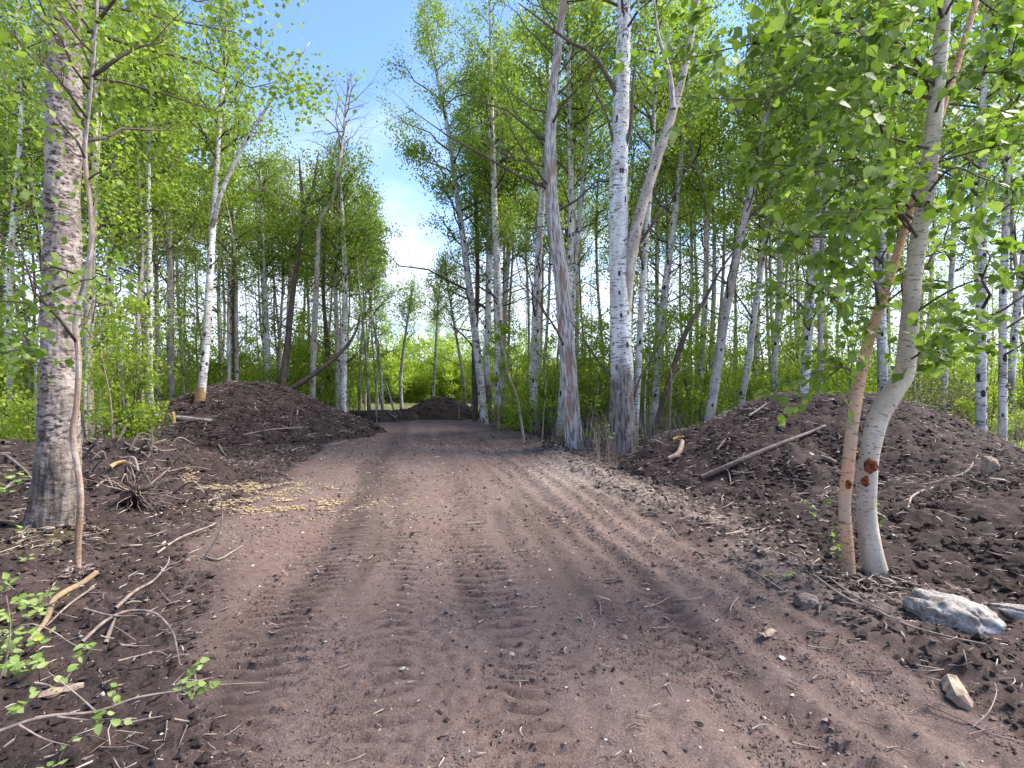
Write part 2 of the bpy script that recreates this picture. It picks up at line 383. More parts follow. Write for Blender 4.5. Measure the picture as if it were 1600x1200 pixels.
M['young_sunlit_leaf'] = leaf_mat('young_sunlit_leaf', [(0, (.22, .31, .03)), (1, (.48, .54, .08)), (.5, (.34, .43, .045))], .65)  # yellow-green of young leaves, lightened to stand for sunlight in the far clearing
M['shrub_leaf'] = leaf_mat('shrub_leaf', [(0, (.19, .26, .028)), (1, (.46, .54, .08)), (.5, (.32, .40, .045))], .68)
M['olive_leaf'] = leaf_mat('olive_leaf', [(0, (.13, .13, .045)), (1, (.26, .26, .11)), (.5, (.19, .19, .07))])
M['pale_leaf'] = leaf_mat('pale_leaf', [(0, (.20, .30, .06)), (1, (.42, .50, .19)), (.5, (.29, .40, .10))], gloss=.5)

def lime_rock():
    t = NT('weathered_rock'); c = t.coord('Object'); n = t.noise(c, 9, 8, .7, .4); n2 = t.noise(c, 3.2, 5, .6, .6); n3 = t.noise(c, 45, 6, .7)
    col = t.mix(t.ramp(n3, .38, .62), (.40, .36, .325), (.22, .185, .165))
    col = t.mix(t.ramp(n2, .47, .60, 0, .9), col, (.60, .575, .54))
    col = t.mix(t.ramp(n, .52, .60, 0, .75), col, (.11, .085, .075))
    return t.out(col, .9, t.bump(t.math('ADD', n3, n), .9, .02), .2)
M['rock'] = lime_rock()
t = NT('pale_grit'); t_oi = t.attr('tint')
M['grit'] = t.out(t.mix(t_oi, (.20, .145, .115), (.62, .54, .46)), .8)
t = NT('wood_chip'); M['chip'] = t.out(t.mix(t.attr('tint'), (.30, .215, .125), (.52, .41, .26)), .8)
t = NT('yellow_petal'); M['petal'] = t.out((.75, .5, .01), .6)

# ------------------------------------------------------------------ terrain
UX, UY = -.177, .984
def road_ds(x, y): return UY*(x-.35) - UX*y, UX*x + UY*y
def seg_h(x, y, a, b, R, h, p=1.25):
    a, b = np.array(a, float), np.array(b, float); d = b-a; L2 = max(d@d, 1e-6)
    t = np.clip(((x-a[0])*d[0]+(y-a[1])*d[1])/L2, 0, 1)
    r = np.hypot(x-a[0]-t*d[0], y-a[1]-t*d[1])
    r = r*(1+.10*gnoise(x*.9, y*.9, 31)+.06*gnoise(x*2.1, y*2.1, 32))
    k = np.clip(1-np.sqrt((r/R)**2+.012)+.11, -.4, 1)
    return h*np.where(k > 0, k**p*(1.15-.15*k), k)
def smax(a, b, k=.12):
    m = np.clip(.5+.5*(a-b)/k, 0, 1); return b*(1-m)+a*m+k*m*(1-m)
def mound_right(x, y): return smax(seg_h(x, y, (4.95, 9.2), (5.95, 8.5), 2.6, 1.40, .95), seg_h(x, y, (6.4, 5.1), (7.2, 5.5), 3.2, .84, 1.1))
def mound_left(x, y): return smax(seg_h(x, y, (-8.8, 16.0), (-7.9, 16.2), 3.2, 1.62, 1.0), seg_h(x, y, (-7.2, 16.2), (-6.9, 16.4), 1.75, .80))
def mound_far(x, y): return seg_h(x, y, (-3.75, 24.6), (-3.1, 24.6), 1.6, .95, 1.0)
def berm_far(x, y): return seg_h(x, y, (-7.2, 21.5), (-4.9, 23.4), .9, .42, 1.0)
def heap_left(x, y): return smax(seg_h(x, y, (-7.6, 8.6), (-6.0, 8.5), 1.4, .62, 1.0), seg_h(x, y, (-9.5, 8.2), (-8.6, 8.2), 1.5, .7, 1.0))
MOUNDS = [mound_right, mound_left, mound_far, berm_far, heap_left]
def masks(x, y):
    d, s = road_ds(x, y)
    e = np.abs(d) + .30*fbm(x*.8, y*.8, 5, 3) + .15*gnoise(x*3, y*3, 6)
    hw = np.where(d < 0, np.clip(1.15+.45*(y-2.2), 1.0, 2.45), 2.25)+.03*np.clip(y-4, 0, 22)
    road = sstep(hw+.45, hw-.35, e)*sstep(26, 23, y)
    clear = sstep(-12.3, -10.5, x+.12*np.clip(y-8, 0, 12))*sstep(-6.2+.0*y, -4.8, x+.35*np.clip(y-5, 0, 14))*sstep(24, 21, y)*sstep(1.5, .2, x+.10*y-.9)
    road = np.maximum(road, clear*.45*sstep(7, 10, y))
    return d, s, road
def ground_h(x, y):
    d, s, road = masks(x, y)
    near = sstep(40, 14, y)
    rough = 1-road
    c1, i1 = cells(x*7, y*7, 3); c2, i2 = cells(x*17, y*17, 4)
    lump = .085*np.clip(.62-c1, 0, 1)*(i1*1.3)+.045*np.clip(.6-c2, 0, 1)*(i2*1.3) + .06*fbm(x*1.1, y*1.1, 8, 3)
    c4, i4 = cells(x*26, y*26, 15)
    fine = .014*fbm(x*9, y*9, 14, 3)+.020*np.clip(.55-c4, 0, 1)*i4*(.5+.9*sstep(-.3, .4, gnoise(x*1.3, y*1.3, 16)))
    h = .035*fbm(x*.35, y*.35, 1, 3) + near*(rough*(lump+.01)+fine) 
    # long ruts and the packed ridges between them
    h += road*near*(-.045*np.exp(-((d+1.35)/.30)**2)-.03*np.exp(-((d-.15)/.26)**2)-.045*np.exp(-((d-1.35)/.28)**2)+.018*np.sin(d*21+1.5*gnoise(s*.3, d, 9))*sstep(.2, 1.3, d))
    h += near*.09*np.exp(-((d-2.65-.18*gnoise(s*.5, 3., 21))/.30)**2)*sstep(26, 18, y)
    # cleat marks of the tracked machine
    for k, (dc, wd, per, ph) in enumerate(((-1.28, .30, .118, .0), (.12, .24, .128, .4), (-.60, .20, .118, .7), (1.28, .26, .126, .2))):
        wob = dc + .16*gnoise(s*.22, 7.+k, 40+k)
        band = sstep(wd+.06, wd-.04, np.abs(d-wob))
        keep = sstep(-.30, .05, gnoise(s*.55+9*k, d*1.6, 50+k)+(.32, -.10, -.06, -.05)[k])
        saw = ((s+.16*np.abs(d-wob)+.07*gnoise(s*2, d*3, 61)+.02*gnoise(s*7, d*9, 63))/per+ph) % 1.0
        prof = np.where(saw < .14, saw/.14, 1-.55*((saw-.14)/.86))-.75*np.exp(-((saw-.0)/.10)**2)-.75*np.exp(-((saw-1.)/.10)**2)
        cleat = np.maximum(cleat, band*keep) if k else band*keep
        h += road*band*keep*sstep(17, 9, y)*(.045+.014*gnoise(s*3, d*5, 62))*(prof-.6)
    # scuffed clods pressed into the track
    c3, i3 = cells(x*11, y*14, 66)
    h += road*near*(1-.85*cleat)*.050*np.clip(.55-c3, 0, 1)*(i3 > .35)*np.clip(.5+1.2*gnoise(x*.8, y*.8, 67), 0, 1.4)
    h += .10*sstep(-2.2, -3.6, x+.45*(y-2))*sstep(8, 4, y)               # the verge on the left stands a little higher
    h += .22*sstep(0, 1, (y-24)/10)*0
    return h
def terrain(x, y):
    x = np.asarray(x, float); y = np.asarray(y, float)
    h = ground_h(x, y)
    for m in MOUNDS: h = np.maximum(h, m(x, y))
    return h
def tz(x, y): return float(terrain(np.array([x]), np.array([y]))[0])

ys = [-8.]
while ys[-1] < 1.2: ys.append(ys[-1]+.25)
while ys[-1] < 9: ys.append(ys[-1]+(.013 if 2.3 < ys[-1] < 6.2 else .02))
while ys[-1] < 30: ys.append(ys[-1]+.024*(ys[-1]/9)**2)
while ys[-1] < 600: ys.append(ys[-1]*1.09)
ys = np.array(ys); nu = 381
u = np.linspace(-1, 1, nu)
U, YY = np.meshgrid(.5*u+.5*u**3, ys)
XX = U*(4+1.5*np.clip(YY, 0, None)); XX = np.where(YY > 40, U*(64+2.2*(YY-40)), XX)
HH = ground_h(XX, YY)
idx = np.arange(XX.size).reshape(XX.shape)
q = np.stack([idx[:-1, :-1], idx[:-1, 1:], idx[1:, 1:], idx[1:, :-1]], -1).reshape(-1, 4)
d_, s_, road_ = masks(XX, YY)
pale = np.exp(-((XX-.95-.0*YY)/.75)**2-((YY-9.3)/1.7)**2)*1.1 + .75*np.exp(-((d_-2.75)/.5)**2)*sstep(12, 8, YY)*sstep(2.5, 4.5, YY)*sstep(-.35, .3, gnoise(XX*.9, YY*.9, 71))
moss = np.exp(-((XX+4.75)/.6)**2-((YY-5.0)/.45)**2)*1.3
forest = sstep(10.5, 14, YY)*(1-road_)*sstep(-.3, .3, gnoise(XX*.4, YY*.4, 72)+sstep(14, 22, YY))*sstep(0, 2.5, np.abs(d_)-2.9)
forest = np.maximum(forest, sstep(27, 31, YY))
damp = sstep(.0, .45, gnoise(d_*1.5+.5*gnoise(s_*.5, d_, 75), s_*.16, 73)+.45*gnoise(d_*4.5, s_*.35, 74)+.25*fbm(XX*2, YY*2, 76, 3))
MB().add(np.stack([XX, YY, HH], -1), q).build('ground', M['ground'], pattr={'road': road_.ravel(), 'damp': damp.ravel(), 'pale': np.clip(pale, 0, 1).ravel(), 'moss': np.clip(moss, 0, 1).ravel(), 'forest': forest.ravel()})['kind'] = 'structure'

# ------------------------------------------------------------------ mounds of dug soil, with their clods
ICO_V = []
ph = (1+5**.5)/2
for a, b in ((-1, ph), (1, ph), (-1, -ph), (1, -ph)): ICO_V.append((a, b, 0))
for a, b in ((-1, ph), (1, ph), (-1, -ph), (1, -ph)): ICO_V.append((0, a, b))
for a, b in ((ph, -1), (ph, 1), (-ph, -1), (-ph, 1)): ICO_V.append((a, 0, b))
ICO_V = unit(np.array(ICO_V, float))
ICO_F = np.array([(0,11,5),(0,5,1),(0,1,7),(0,7,10),(0,10,11),(1,5,9),(5,11,4),(11,10,2),(10,7,6),(7,1,8),(3,9,4),(3,4,2),(3,2,6),(3,6,8),(3,8,9),(4,9,5),(2,4,11),(6,2,10),(8,6,7),(9,8,1)])
OCT_V = np.array([(1,0,0),(0,1,0),(-1,0,0),(0,-1,0),(0,0,1),(0,0,-1)], float); OCT_F = np.array([(0,1,4),(1,2,4),(2,3,4),(3,0,4),(1,0,5),(2,1,5),(3,2,5),(0,3,5)])
def crumbs(mb, P, size, tint=None):
    n = len(P); v = OCT_V[None]*rng.uniform(.55, 1.3, (n, 6, 1))+rng.normal(0, .22, (n, 6, 3)); a = rng.uniform(0, 6.28, n); ca, sa = np.cos(a)[:, None], np.sin(a)[:, None]
    V = np.stack([v[..., 0]*ca-v[..., 1]*sa, v[..., 0]*sa+v[..., 1]*ca, v[..., 2]*.6], -1)*np.asarray(size).reshape(-1, 1, 1)+P[:, None]
    mb.add(V, (OCT_F[None]+np.arange(n)[:, None, None]*6).reshape(-1, 3), None, 0, None if tint is None else np.repeat(tint, 8), False); return mb
def clods(mb, P, size, tint=None, flat=.7):
    n = len(P); v = ICO_V[None]*rng.uniform(.62, 1.25, (n, 12, 1))
    a = rng.uniform(0, 2*np.pi, n); ca, sa = np.cos(a)[:, None], np.sin(a)[:, None]
    st = rng.uniform(.7, 1.5, (n, 1)); x = v[..., 0]*st; y = v[..., 1]; z = v[..., 2]*flat
    V = np.stack([x*ca-y*sa, x*sa+y*ca, z], -1)*np.asarray(size).reshape(-1, 1, 1) + P[:, None]
    mb.add(V, (ICO_F[None]+np.arange(n)[:, None, None]*12).reshape(-1, 3), None, 0, None if tint is None else np.repeat(tint, 20), False)
    return mb
def mound(name, label, fn, x0, x1, y0, y1, step, amp, nclod, csize, ncl_parts=0, scale=1.0):
    xs = np.arange(x0, x1, step); yy = np.arange(y0, y1, step); X, Y = np.meshgrid(xs, yy)
    b = fn(X, Y)
    c1, i1 = cells(X*5/scale, Y*5/scale, 81); c2, i2 = cells(X*12/scale, Y*12/scale, 82)
    m = sstep(-.05, .12, b)
    Z = b + m*(amp*(1.1*np.clip(.62-c1, -.2, 1)*(.3+i1)+.55*np.clip(.6-c2, -.2, 1)) + amp*.9*fbm(X*1.6, Y*1.6, 83, 3))
    keep = b > -.12
    Z = np.where(keep, Z, -.3)
    ii = np.arange(X.size).reshape(X.shape)
    kq = keep[:-1, :-1] & keep[1:, :-1] & keep[:-1, 1:] & keep[1:, 1:]
    q = np.stack([ii[:-1, :-1], ii[:-1, 1:], ii[1:, 1:], ii[1:, :-1]], -1)[kq]
    used = np.unique(q); remap = np.zeros(X.size, int); remap[used] = np.arange(len(used))
    V = np.stack([X, Y, Z], -1).reshape(-1, 3)[used]
    cx, cy = (x0+x1)/2, (y0+y1)/2
    root = thing(name, label, 'mound', (cx, cy, 0))
    MB().add(V, remap[q]).build('heap', M['soil'], root)
    px = rng.uniform(x0, x1, nclod*6); py = rng.uniform(y0, y1, nclod*6)
    hb = fn(px, py); ok = hb > -.02; px, py, hb = px[ok][:nclod], py[ok][:nclod], hb[ok][:nclod]
    sz = csize*np.clip(rng.lognormal(0, .4, len(px)), .4, 1.9)
    P = np.stack([px, py, hb+.012+amp*.5*fbm(px*1.6, py*1.6, 83, 3)], -1)
    if ncl_parts:
        dist = np.hypot(P[:, 0], P[:, 1]); vis = (np.abs(P[:, 0]/P[:, 1]) < 1.0)
        score = sz/dist*vis; order = np.argsort(-score); big, rest = order[:ncl_parts], order[ncl_parts:]
        protos = []
        for k in range(6):
            protos.append(clods(MB(), np.zeros((1, 3)), 1.0).mesh('soil_clod', M['soil']))
        for i in big:
            Mx = Matrix.Translation(Vector(P[i])) @ Matrix.Rotation(random.uniform(0, 6.28), 4, 'Z') @ Matrix.Scale(sz[i], 4)
            place('soil_clod', protos[int(i) % 6], root, Mx)
        P, sz = P[rest], sz[rest]
    o = crumbs(MB(), P, sz*1.1).build('loose_clods', M['soil'], root); o['kind'] = 'stuff'
    return root
mound('soil_mound', 'largest dark soil mound on the right, behind the pair of leaning birches', mound_right, 1.5, 11.5, 1.4, 13, .042, .075, 19000, .027, 230)
mound('soil_mound', 'broad dark soil mound on the left with a birch stem at its left flank', mound_left, -12.8, -2.8, 11.8, 20.6, .075, .10, 9500, .046, 0, 1.3)
mound('soil_mound', 'small dark soil mound blocking the far end of the dirt track', mound_far, -6, -1, 22.4, 27, .09, .09, 500, .06, 0, 1.5)
mound('soil_mound', 'low dark soil ridge beside the far end of the track, left of the small mound', berm_far, -9, -3.4, 20, 25, .09, .08, 500, .05, 0, 1.5)
mound('soil_mound', 'low heap of dark soil and roots behind the thick trunk at far left', heap_left, -12, -4.2, 6.4, 10.4, .06, .13, 3500, .04, 0, 1.1)

# loose clods, splinters and grit strewn over the ground
def strew(n, x0, x1, y0, y1, keep):
    x = rng.uniform(x0, x1, n); y = y0+(y1-y0)*rng.uniform(0, 1, n)**1.5; k = rng.uniform(0, 1, n) < keep(x, y)
    x, y = x[k], y[k]; return x, y, terrain(x, y)
x, y, z = strew(65000, -9, 6, 1.3, 16, lambda x, y: (np.abs(x) < 1.15*y+.4)*np.where(masks(x, y)[2] < .5, .75, .14+.35*(gnoise(x*.9, y*.9, 3)+.4*gnoise(x*3, y*3, 4) > .1)))
onroad = masks(x, y)[2] > .5; keepdark = ~onroad | (rng.uniform(size=len(x)) < .25)
xr, yr, zr_ = x[~keepdark], y[~keepdark], z[~keepdark]; x, y, z = x[keepdark], y[keepdark], z[keepdark]
tag(crumbs(MB(), np.stack([xr, yr, zr_+.002], -1), .0078*np.clip(rng.lognormal(0, .5, len(xr)), .3, 2)*(1+.09*yr)).build('track_crumbs', M['track_soil']), kind='stuff')
fy = 1.5+5.2*rng.uniform(0, 1, 60000)**1.5; fx = rng.uniform(-1.1, 1.1, len(fy))*fy
k = (masks(fx, fy)[2] > .35) & (gnoise(fx*1.4, fy*1.4, 33)+.5*gnoise(fx*4, fy*4, 34) > -.05); fx, fy = fx[k], fy[k]
tag(crumbs(MB(), np.stack([fx, fy, terrain(fx, fy)+.001], -1), .0042*np.clip(rng.lognormal(0, .45, len(fx)), .4, 2.2)*(1+.16*fy)).build('track_grains', M['track_soil']), kind='stuff')
dk = masks(x, y)[0]; pl = (dk > 2.2) & (dk < 3.7+.6*gnoise(x, y, 8)) & (y > 3.4) & (y < 12.5) & (rng.uniform(size=len(x)) < .6)
tag(crumbs(MB(), np.stack([x[pl], y[pl], z[pl]+.004], -1), .0125*np.clip(rng.lognormal(0, .5, pl.sum()), .3, 2.2)*(1+.09*y[pl])).build('pale_crumbs', M['pale_soil']), kind='stuff'); x, y, z = x[~pl], y[~pl], z[~pl]
o = crumbs(MB(), np.stack([x, y, z+.003], -1), .0125*np.clip(rng.lognormal(0, .55, len(x)), .3, 2.2)*(1+.09*y)*np.where(masks(x, y)[2] < .5, 1.15, .6)).build('soil_crumbs', M['soil']); tag(o, kind='stuff')
x, y, z = strew(15000, -8, 6, 1.3, 14, lambda x, y: np.where(masks(x, y)[2] < .5, .5, .4))
o = crumbs(MB(), np.stack([x, y, z+.002], -1), .0044*rng.lognormal(0, .5, len(x))*(1+.12*y), rng.uniform(0, 1, len(x))**2).build('grit', M['grit']); tag(o, kind='stuff')
def splinters(x, y, z, L, r, mat, name, tint=None):
    n = len(x); a = rng.uniform(0, 2*np.pi, n); e = rng.uniform(-.25, .35, n)
    dv = np.stack([np.cos(a)*np.cos(e), np.sin(a)*np.cos(e), np.sin(e)], -1)*L[:, None]
    c = np.stack([x, y, z+.006+np.abs(dv[:, 2])*.4], -1)
    bend = rng.normal(0, .13, (n, 3))*L[:, None]; bend[:, 2] = np.abs(bend[:, 2])*.4
    P = np.stack([c-dv*.5, c+bend, c+dv*.5], 1)
    R = np.stack([r, r*.9, r*.4], 1)
    o = tubes(MB(), P, R, 3, 0, rng.uniform(0, 1, n)**1.7*.8 if tint is None else tint).build(name, mat); tag(o, kind='stuff')
x, y, z = strew(16000, -9, 6, 1.3, 15, lambda x, y: np.where(masks(x, y)[2] < .5, np.where(masks(x, y)[0] > 0, .9, .5), .12))
splinters(x, y, z, .055*rng.lognormal(0, .5, len(x))*(1+.05*y), .0026*rng.lognormal(0, .35, len(x))*(1+.06*y), M['grit'], 'wood_splinters')
x = np.r_[rng.uniform(1.6, 9, 9000), rng.uniform(-12.4, -4.4, 5000), rng.uniform(-9, -4.4, 2500)]; y = np.r_[rng.uniform(2, 12, 9000), rng.uniform(12.4, 17.5, 5000), rng.uniform(6.6, 10, 2500)]
hm_ = np.max([m_(x, y) for m_ in MOUNDS], 0); k = (hm_ > .05) & (rng.uniform(size=len(x)) < .45); x, y, z = x[k], y[k], hm_[k]+.05
splinters(x, y, z, .06*rng.lognormal(0, .5, len(x))*(1+.03*y), .0028*rng.lognormal(0, .4, len(x))*(1+.06*y), M['grit'], 'woody_bits')
# the fresh yellow wood chips at the left edge of the track
n = 6500
cx = np.where(rng.uniform(size=n) < .55, -4.2, -2.95); cyy = np.where(cx < -3, 7.85, 6.75)
x = cx+rng.normal(0, .55, n); y = cyy+rng.normal(0, .27, n)
k = gnoise(x*2.6, y*2.6, 19)+.35*gnoise(x*7, y*7, 20) > -.02; x, y = x[k], y[k]; n = len(x)
splinters(x, y, terrain(x, y)+.004, rng.uniform(.025, .075, n), rng.uniform(.004, .009, n), M['chip'], 'wood_chips')

# ------------------------------------------------------------------ trees
GA = 2.39996
def crown_parts(mb, path, zs, z0, R, nleaf, seed, size, nb=30, nsub=6, bare=0, top=.15, jit=.19, tw=1.0, lm=1, tm=0, az_bias=None):
    """limbs, twigs and leaves round a trunk path; material slots: tm twigs, lm leaves"""
    rg = np.random.default_rng(seed)
    H = zs[-1]
    def axis(z): return np.stack([np.interp(z, zs, path[:, 0]), np.interp(z, zs, path[:, 1]), z], -1)
    nt = nb+bare
    f = np.r_[((np.arange(nb)+rg.uniform(0, 1, nb))/nb)**.9, -rg.uniform(.05, .75, bare)]
    zb = np.where(f >= 0, z0+(H-z0)*f*.97, z0+f*min(z0*.75, 4.5))
    az = GA*np.arange(nt)+rg.normal(0, .5, nt)
    if az_bias is not None: az = np.where(rg.uniform(size=nt) < .55, az_bias+rg.normal(0, .8, nt), az)
    prof = 1.22*R*(1-np.clip(f, 0, 1)**1.7*(1-top))*rg.uniform(.5, 1.2, nt)*np.where(f < .12, rg.uniform(.55, 1, nt), 1)
    el = rg.uniform(.25, .95, nt)+.25*np.clip(f, 0, 1)
    s = np.linspace(0, 1, 5)
    d = np.stack([np.cos(az)*np.cos(el), np.sin(az)*np.cos(el), np.sin(el)], -1)
    P0 = axis(zb)
    wob = rg.normal(0, .07, (nt, 5, 3))*prof[:, None, None]; wob[:, 0] = 0
    B = P0[:, None]+d[:, None]*(prof[:, None]*s)[..., None] + wob*s[None, :, None] + np.array([0, 0, 1.])*(rg.uniform(-.25, .2, nt)[:, None]*prof[:, None]*s**2)[..., None]
    rb = (.012+.011*prof)[:, None]*(1-.8*s)*tw
    tubes(mb, B, rb, 4, tm)
    ns_ = nsub
    k = np.repeat(np.arange(nt), ns_); sp = rg.uniform(.22, 1, nt*ns_)
    bi = np.minimum((sp*4).astype(int), 3); fr = (sp*4-bi)[:, None]
    b0 = B[k, bi]*(1-fr)+B[k, bi+1]*fr
    sd = unit(d[k]+rg.normal(0, .65, (len(k), 3))); sl = prof[k]*rg.uniform(.2, .48, len(k))
    s2 = np.linspace(0, 1, 4)
    T = b0[:, None]+sd[:, None]*(sl[:, None]*s2)[..., None]+rg.normal(0, .05, (len(k), 4, 3))*sl[:, None, None]*s2[None, :, None]
    tubes(mb, T, (.0065+.003*sl)[:, None]*(1-.75*s2)*tw, 3, tm, cap=False)
    if nleaf:
        live = f[k] >= 0
        wgt = rg.gamma(2.2, 1, len(k))*sl*live
        # spare twigs here and there: light and dark clumps, gaps of sky
        wgt *= (gnoise(b0[:, 0]*.9+seed, b0[:, 2]*.9, seed+5) > -.5)
        i = rg.choice(len(k), nleaf, p=wgt/wgt.sum())
        t = rg.uniform(.1, 1.08, nleaf)
        p = b0[i]+sd[i]*(sl[i]*t)[:, None]+rg.normal(0, jit, (nleaf, 3))
        cl = np.random.default_rng(seed+1).uniform(.0, 1., len(k))[i]
        leaves_simple(mb, p, np.full(nleaf, size), lm, np.clip(.55*cl+.45*rg.uniform(0, 1, nleaf), 0, 1), rg=rg)
    return B
def pixel_path(pts, Y, H, z_under=.25, seed=0):
    """world path of a trunk seen at these photo pixels at distance Y, carried on up to height H and down to the ground"""
    rg = np.random.default_rng(seed)
    dy = np.cumsum(rg.normal(0, .012*Y, len(pts))); dy = (dy-dy[0])*(Y > 13)
    p = np.array([at(a, b, Y+e) for (a, b), e in zip(pts, dy)])
    g = tz(p[0, 0], p[0, 1])
    if p[0, 2] > g-.02:
        dz = p[0, 2]-(g-z_under); sl = (p[1]-p[0])/max(p[1, 2]-p[0, 2], .1)
        p = np.vstack([p[0]-sl*dz*np.array([.7, .7, 1]), p])
    if p[-1, 2] < H:
        sl = (p[-1]-p[-2])/max(p[-1, 2]-p[-2, 2], .1); n = 3
        ext = [p[-1]+np.array([sl[0]*(.8-.2*k)+rg.normal(0, .04), sl[1]*.5+rg.normal(0, .04), 1])*(H-p[-1, 2])*(k+1)/n for k in range(n)]
        p = np.vstack([p]+[e[None] for e in ext])
    return p
def tree(name, label, pts, Y, H, wpx, bark_m, crown=None, cat='tree', group=None, seed=1, leaf='leaf', wtop=.25, n=None, ns=10, rough=0, flare=.25, bare=4, branches=(), lump=None, twig='twig', r=None):
    """crown = (lowest limb height, radius, leaves, leaf size)"""
    path = pixel_path(pts, Y, H, seed=seed)
    rb = wpx/F*Y/2/math.hypot(1, (pts[0][0]-800)/F)          # round stems look wider away from the middle of a wide view
    root = thing(name, label, cat, tuple(path[0]*[1, 1, 0]+[0, 0, max(path[0][2], 0)]), group)
    sp = spline(path, 40); zs = np.maximum.accumulate(sp[:, 2])+np.arange(40)*1e-5
    mb = MB(); stem(mb, path, r or [rb, rb*.93, rb*.8, rb*.62, rb*.42, rb*wtop], n or 40, ns, rough=rough, flare=flare, seed=seed, lump=lump)
    mb.build('trunk', M[bark_m], root)
    for (bp, bY, bw, bm) in branches:
        P = np.array([at(a, b, yy) for (a, b), yy in zip(bp, np.linspace(bY[0], bY[1], len(bp)))])
        w0 = bw/F*bY[0]/2
        stem(MB(), P, [w0*.9, w0, w0*.85, w0*.7, w0*.5, w0*.25] if bw > 15 else [w0, w0*.75, w0*.5, w0*.2], max(8, len(bp)*4), 7, seed=seed+len(bp)).build('branch', M[bm], root)
    if crown:
        z0, R, nl, size = crown[:4]
        cm = MB(); crown_parts(cm, sp, zs, z0, R, nl, seed+100, size, bare=bare, **(crown[4] if len(crown) > 4 else {}))
        c = cm.build('crown', [M[twig], M[leaf]], root); c['kind'] = 'stuff'
    return root
C = lambda z0, R, nl, size=.085, **k: (z0, R, int(nl*2.05), size*1.02, k)

# --- far left: the thick aspen and its companion stem
hero = tree('aspen_tree', 'thickest rough-barked aspen trunk at the far left, in front of the brush heap', [(84, 840), (90, 740), (93, 640), (95, 500), (97, 380), (99, 250), (101, 120), (104, 0)], 5.45, 10, 66, 'rough_bark',
     C(4.6, 2.4, 4200, .075, az_bias=1.2, tw=.55), n=640, ns=90, rough=.026, flare=.42, seed=3, bare=0, r=[.180, .168, .154, .146, .140, .130, .115, .09, .05])
tree('slender_tree', 'slender orange-brown stem leaning against the thick rough trunk at far left', [(121, 905), (122, 845), (126, 780), (121, 730), (113, 680), (120, 630), (123, 560), (118, 500), (133, 440), (143, 380), (142, 330), (133, 240), (140, 150), (150, 40)], 4.25, 6.2, 12.5, 'dead_wood',
     C(3.2, 1.0, 420, .07, tw=.7), n=90, ns=10, flare=.1, seed=5, bare=3, wtop=.3)
# --- left wood
tree('aspen_tree', 'grey aspen right behind the thick rough trunk, trunk partly hidden by its slender companion', [(140, 645), (137, 560), (138, 480), (143, 390), (148, 310), (150, 120)], 12.5, 12, 17, 'grey_bark', C(4.2, 1.7, 2600), seed=11)
tree('aspen_tree', 'whitish aspen stem slanting up between the thick far-left trunk and the straight white pole', [(160, 560), (172, 400), (180, 320), (186, 220), (190, 100)], 15, 13, 11, 'white_bark', C(5, 1.7, 3000), seed=12)
tree('aspen_tree', 'straight pale aspen pole at the left end of the left mound, beside the log', [(236, 679), (234, 600), (233, 500), (234, 400), (232, 300), (234, 190), (241, 80), (248, 0)], 14.2, 13.5, 11.5, 'white_bark', C(6.2, 1.6, 3800), seed=13, bare=8)
tree('aspen_tree', 'dull grey aspen close behind the straight pale pole at the left mound', [(247, 615), (245, 500), (244, 420), (240, 300)], 19, 13, 9, 'grey_bark', C(5, 1.7, 2600), seed=14)
tree('aspen_tree', 'upright grey-white aspen between the pale pole and the birch with orange peeled foot', [(267, 615), (266, 500), (265, 400), (262, 300), (262, 180), (258, 60)], 18, 15, 12, 'grey_bark', C(6, 1.7, 3200), seed=15)
bf = tree('birch_tree', 'white birch leaning right out of the left soil mound, with an orange peeled foot', [(310, 658), (316, 600), (322, 540), (328, 430), (334, 330), (341, 220), (349, 120), (353, 40), (356, 0)], 14.6, 14, 15, 'white_bark', C(7.5, 1.5, 2600), seed=16, bare=6, flare=.1,
     branches=[([(331, 355), (337, 335), (350, 290), (385, 220), (425, 155), (455, 110), (484, 66)], (14.6, 14.2), 8, 'white_bark')])
tree('dead_tree', 'short broken grey stem standing behind the left mound beside the leaning birch', [(358, 610), (357, 500), (358, 440), (366, 395)], 17.5, 5.6, 8, 'dead_wood', C(4.5, .7, 200), seed=17, cat='dead tree')
tree('aspen_tree', 'thin crooked grey aspen behind the left mound, its top bent left over the broken stem', [(370, 605), (369, 480), (369, 420), (362, 360), (352, 310), (345, 260)], 18, 10, 7, 'grey_bark', C(5, 1.2, 1500), seed=18)
tree('aspen_tree', 'slim upright aspen behind the crest of the left mound', [(419, 600), (416, 500), (412, 400), (408, 330)], 19.5, 10.8, 10, 'white_bark', C(5.4, 1.9, 2300), seed=19)
tree('dead_tree', 'dark brown dead tree forking into two broken stubs behind the left mound', [(441, 600), (449, 540), (460, 440), (474, 340), (476, 320)], 18, 8.0, 13, 'dark_wood', None, cat='dead tree', seed=20, wtop=.55,
     branches=[([(475, 335), (471, 290), (467, 243)], (18, 17.8), 8, 'dark_wood'), ([(476, 322), (490, 290), (498, 235)], (18, 18.2), 7, 'dark_wood'), ([(477, 322), (500, 310), (526, 285), (531, 240)], (18, 18.3), 6, 'dark_wood'), ([(470, 365), (485, 345), (505, 330)], (18, 17.7), 4, 'dark_wood')])
tree('aspen_tree', 'white aspen stub of a trunk just behind the foot of the dark forked dead tree', [(447, 605), (449, 540), (453, 440), (455, 380)], 21, 11.2, 9, 'white_bark', C(5.5, 1.7, 1800), seed=21)
tree('bare_tree', 'bare pale tree arching right with leafless twigs against the blue sky', [(488, 614), (492, 500), (497, 400), (500, 345), (520, 310), (528, 270), (536, 215), (541, 160), (546, 130)], 18.5, 12.4, 10.5, 'grey_bark', C(9.2, 2.3, 0, .08, nb=18, nsub=9, tw=.75), seed=22, cat='dead tree', bare=3, twig='pale_twig')
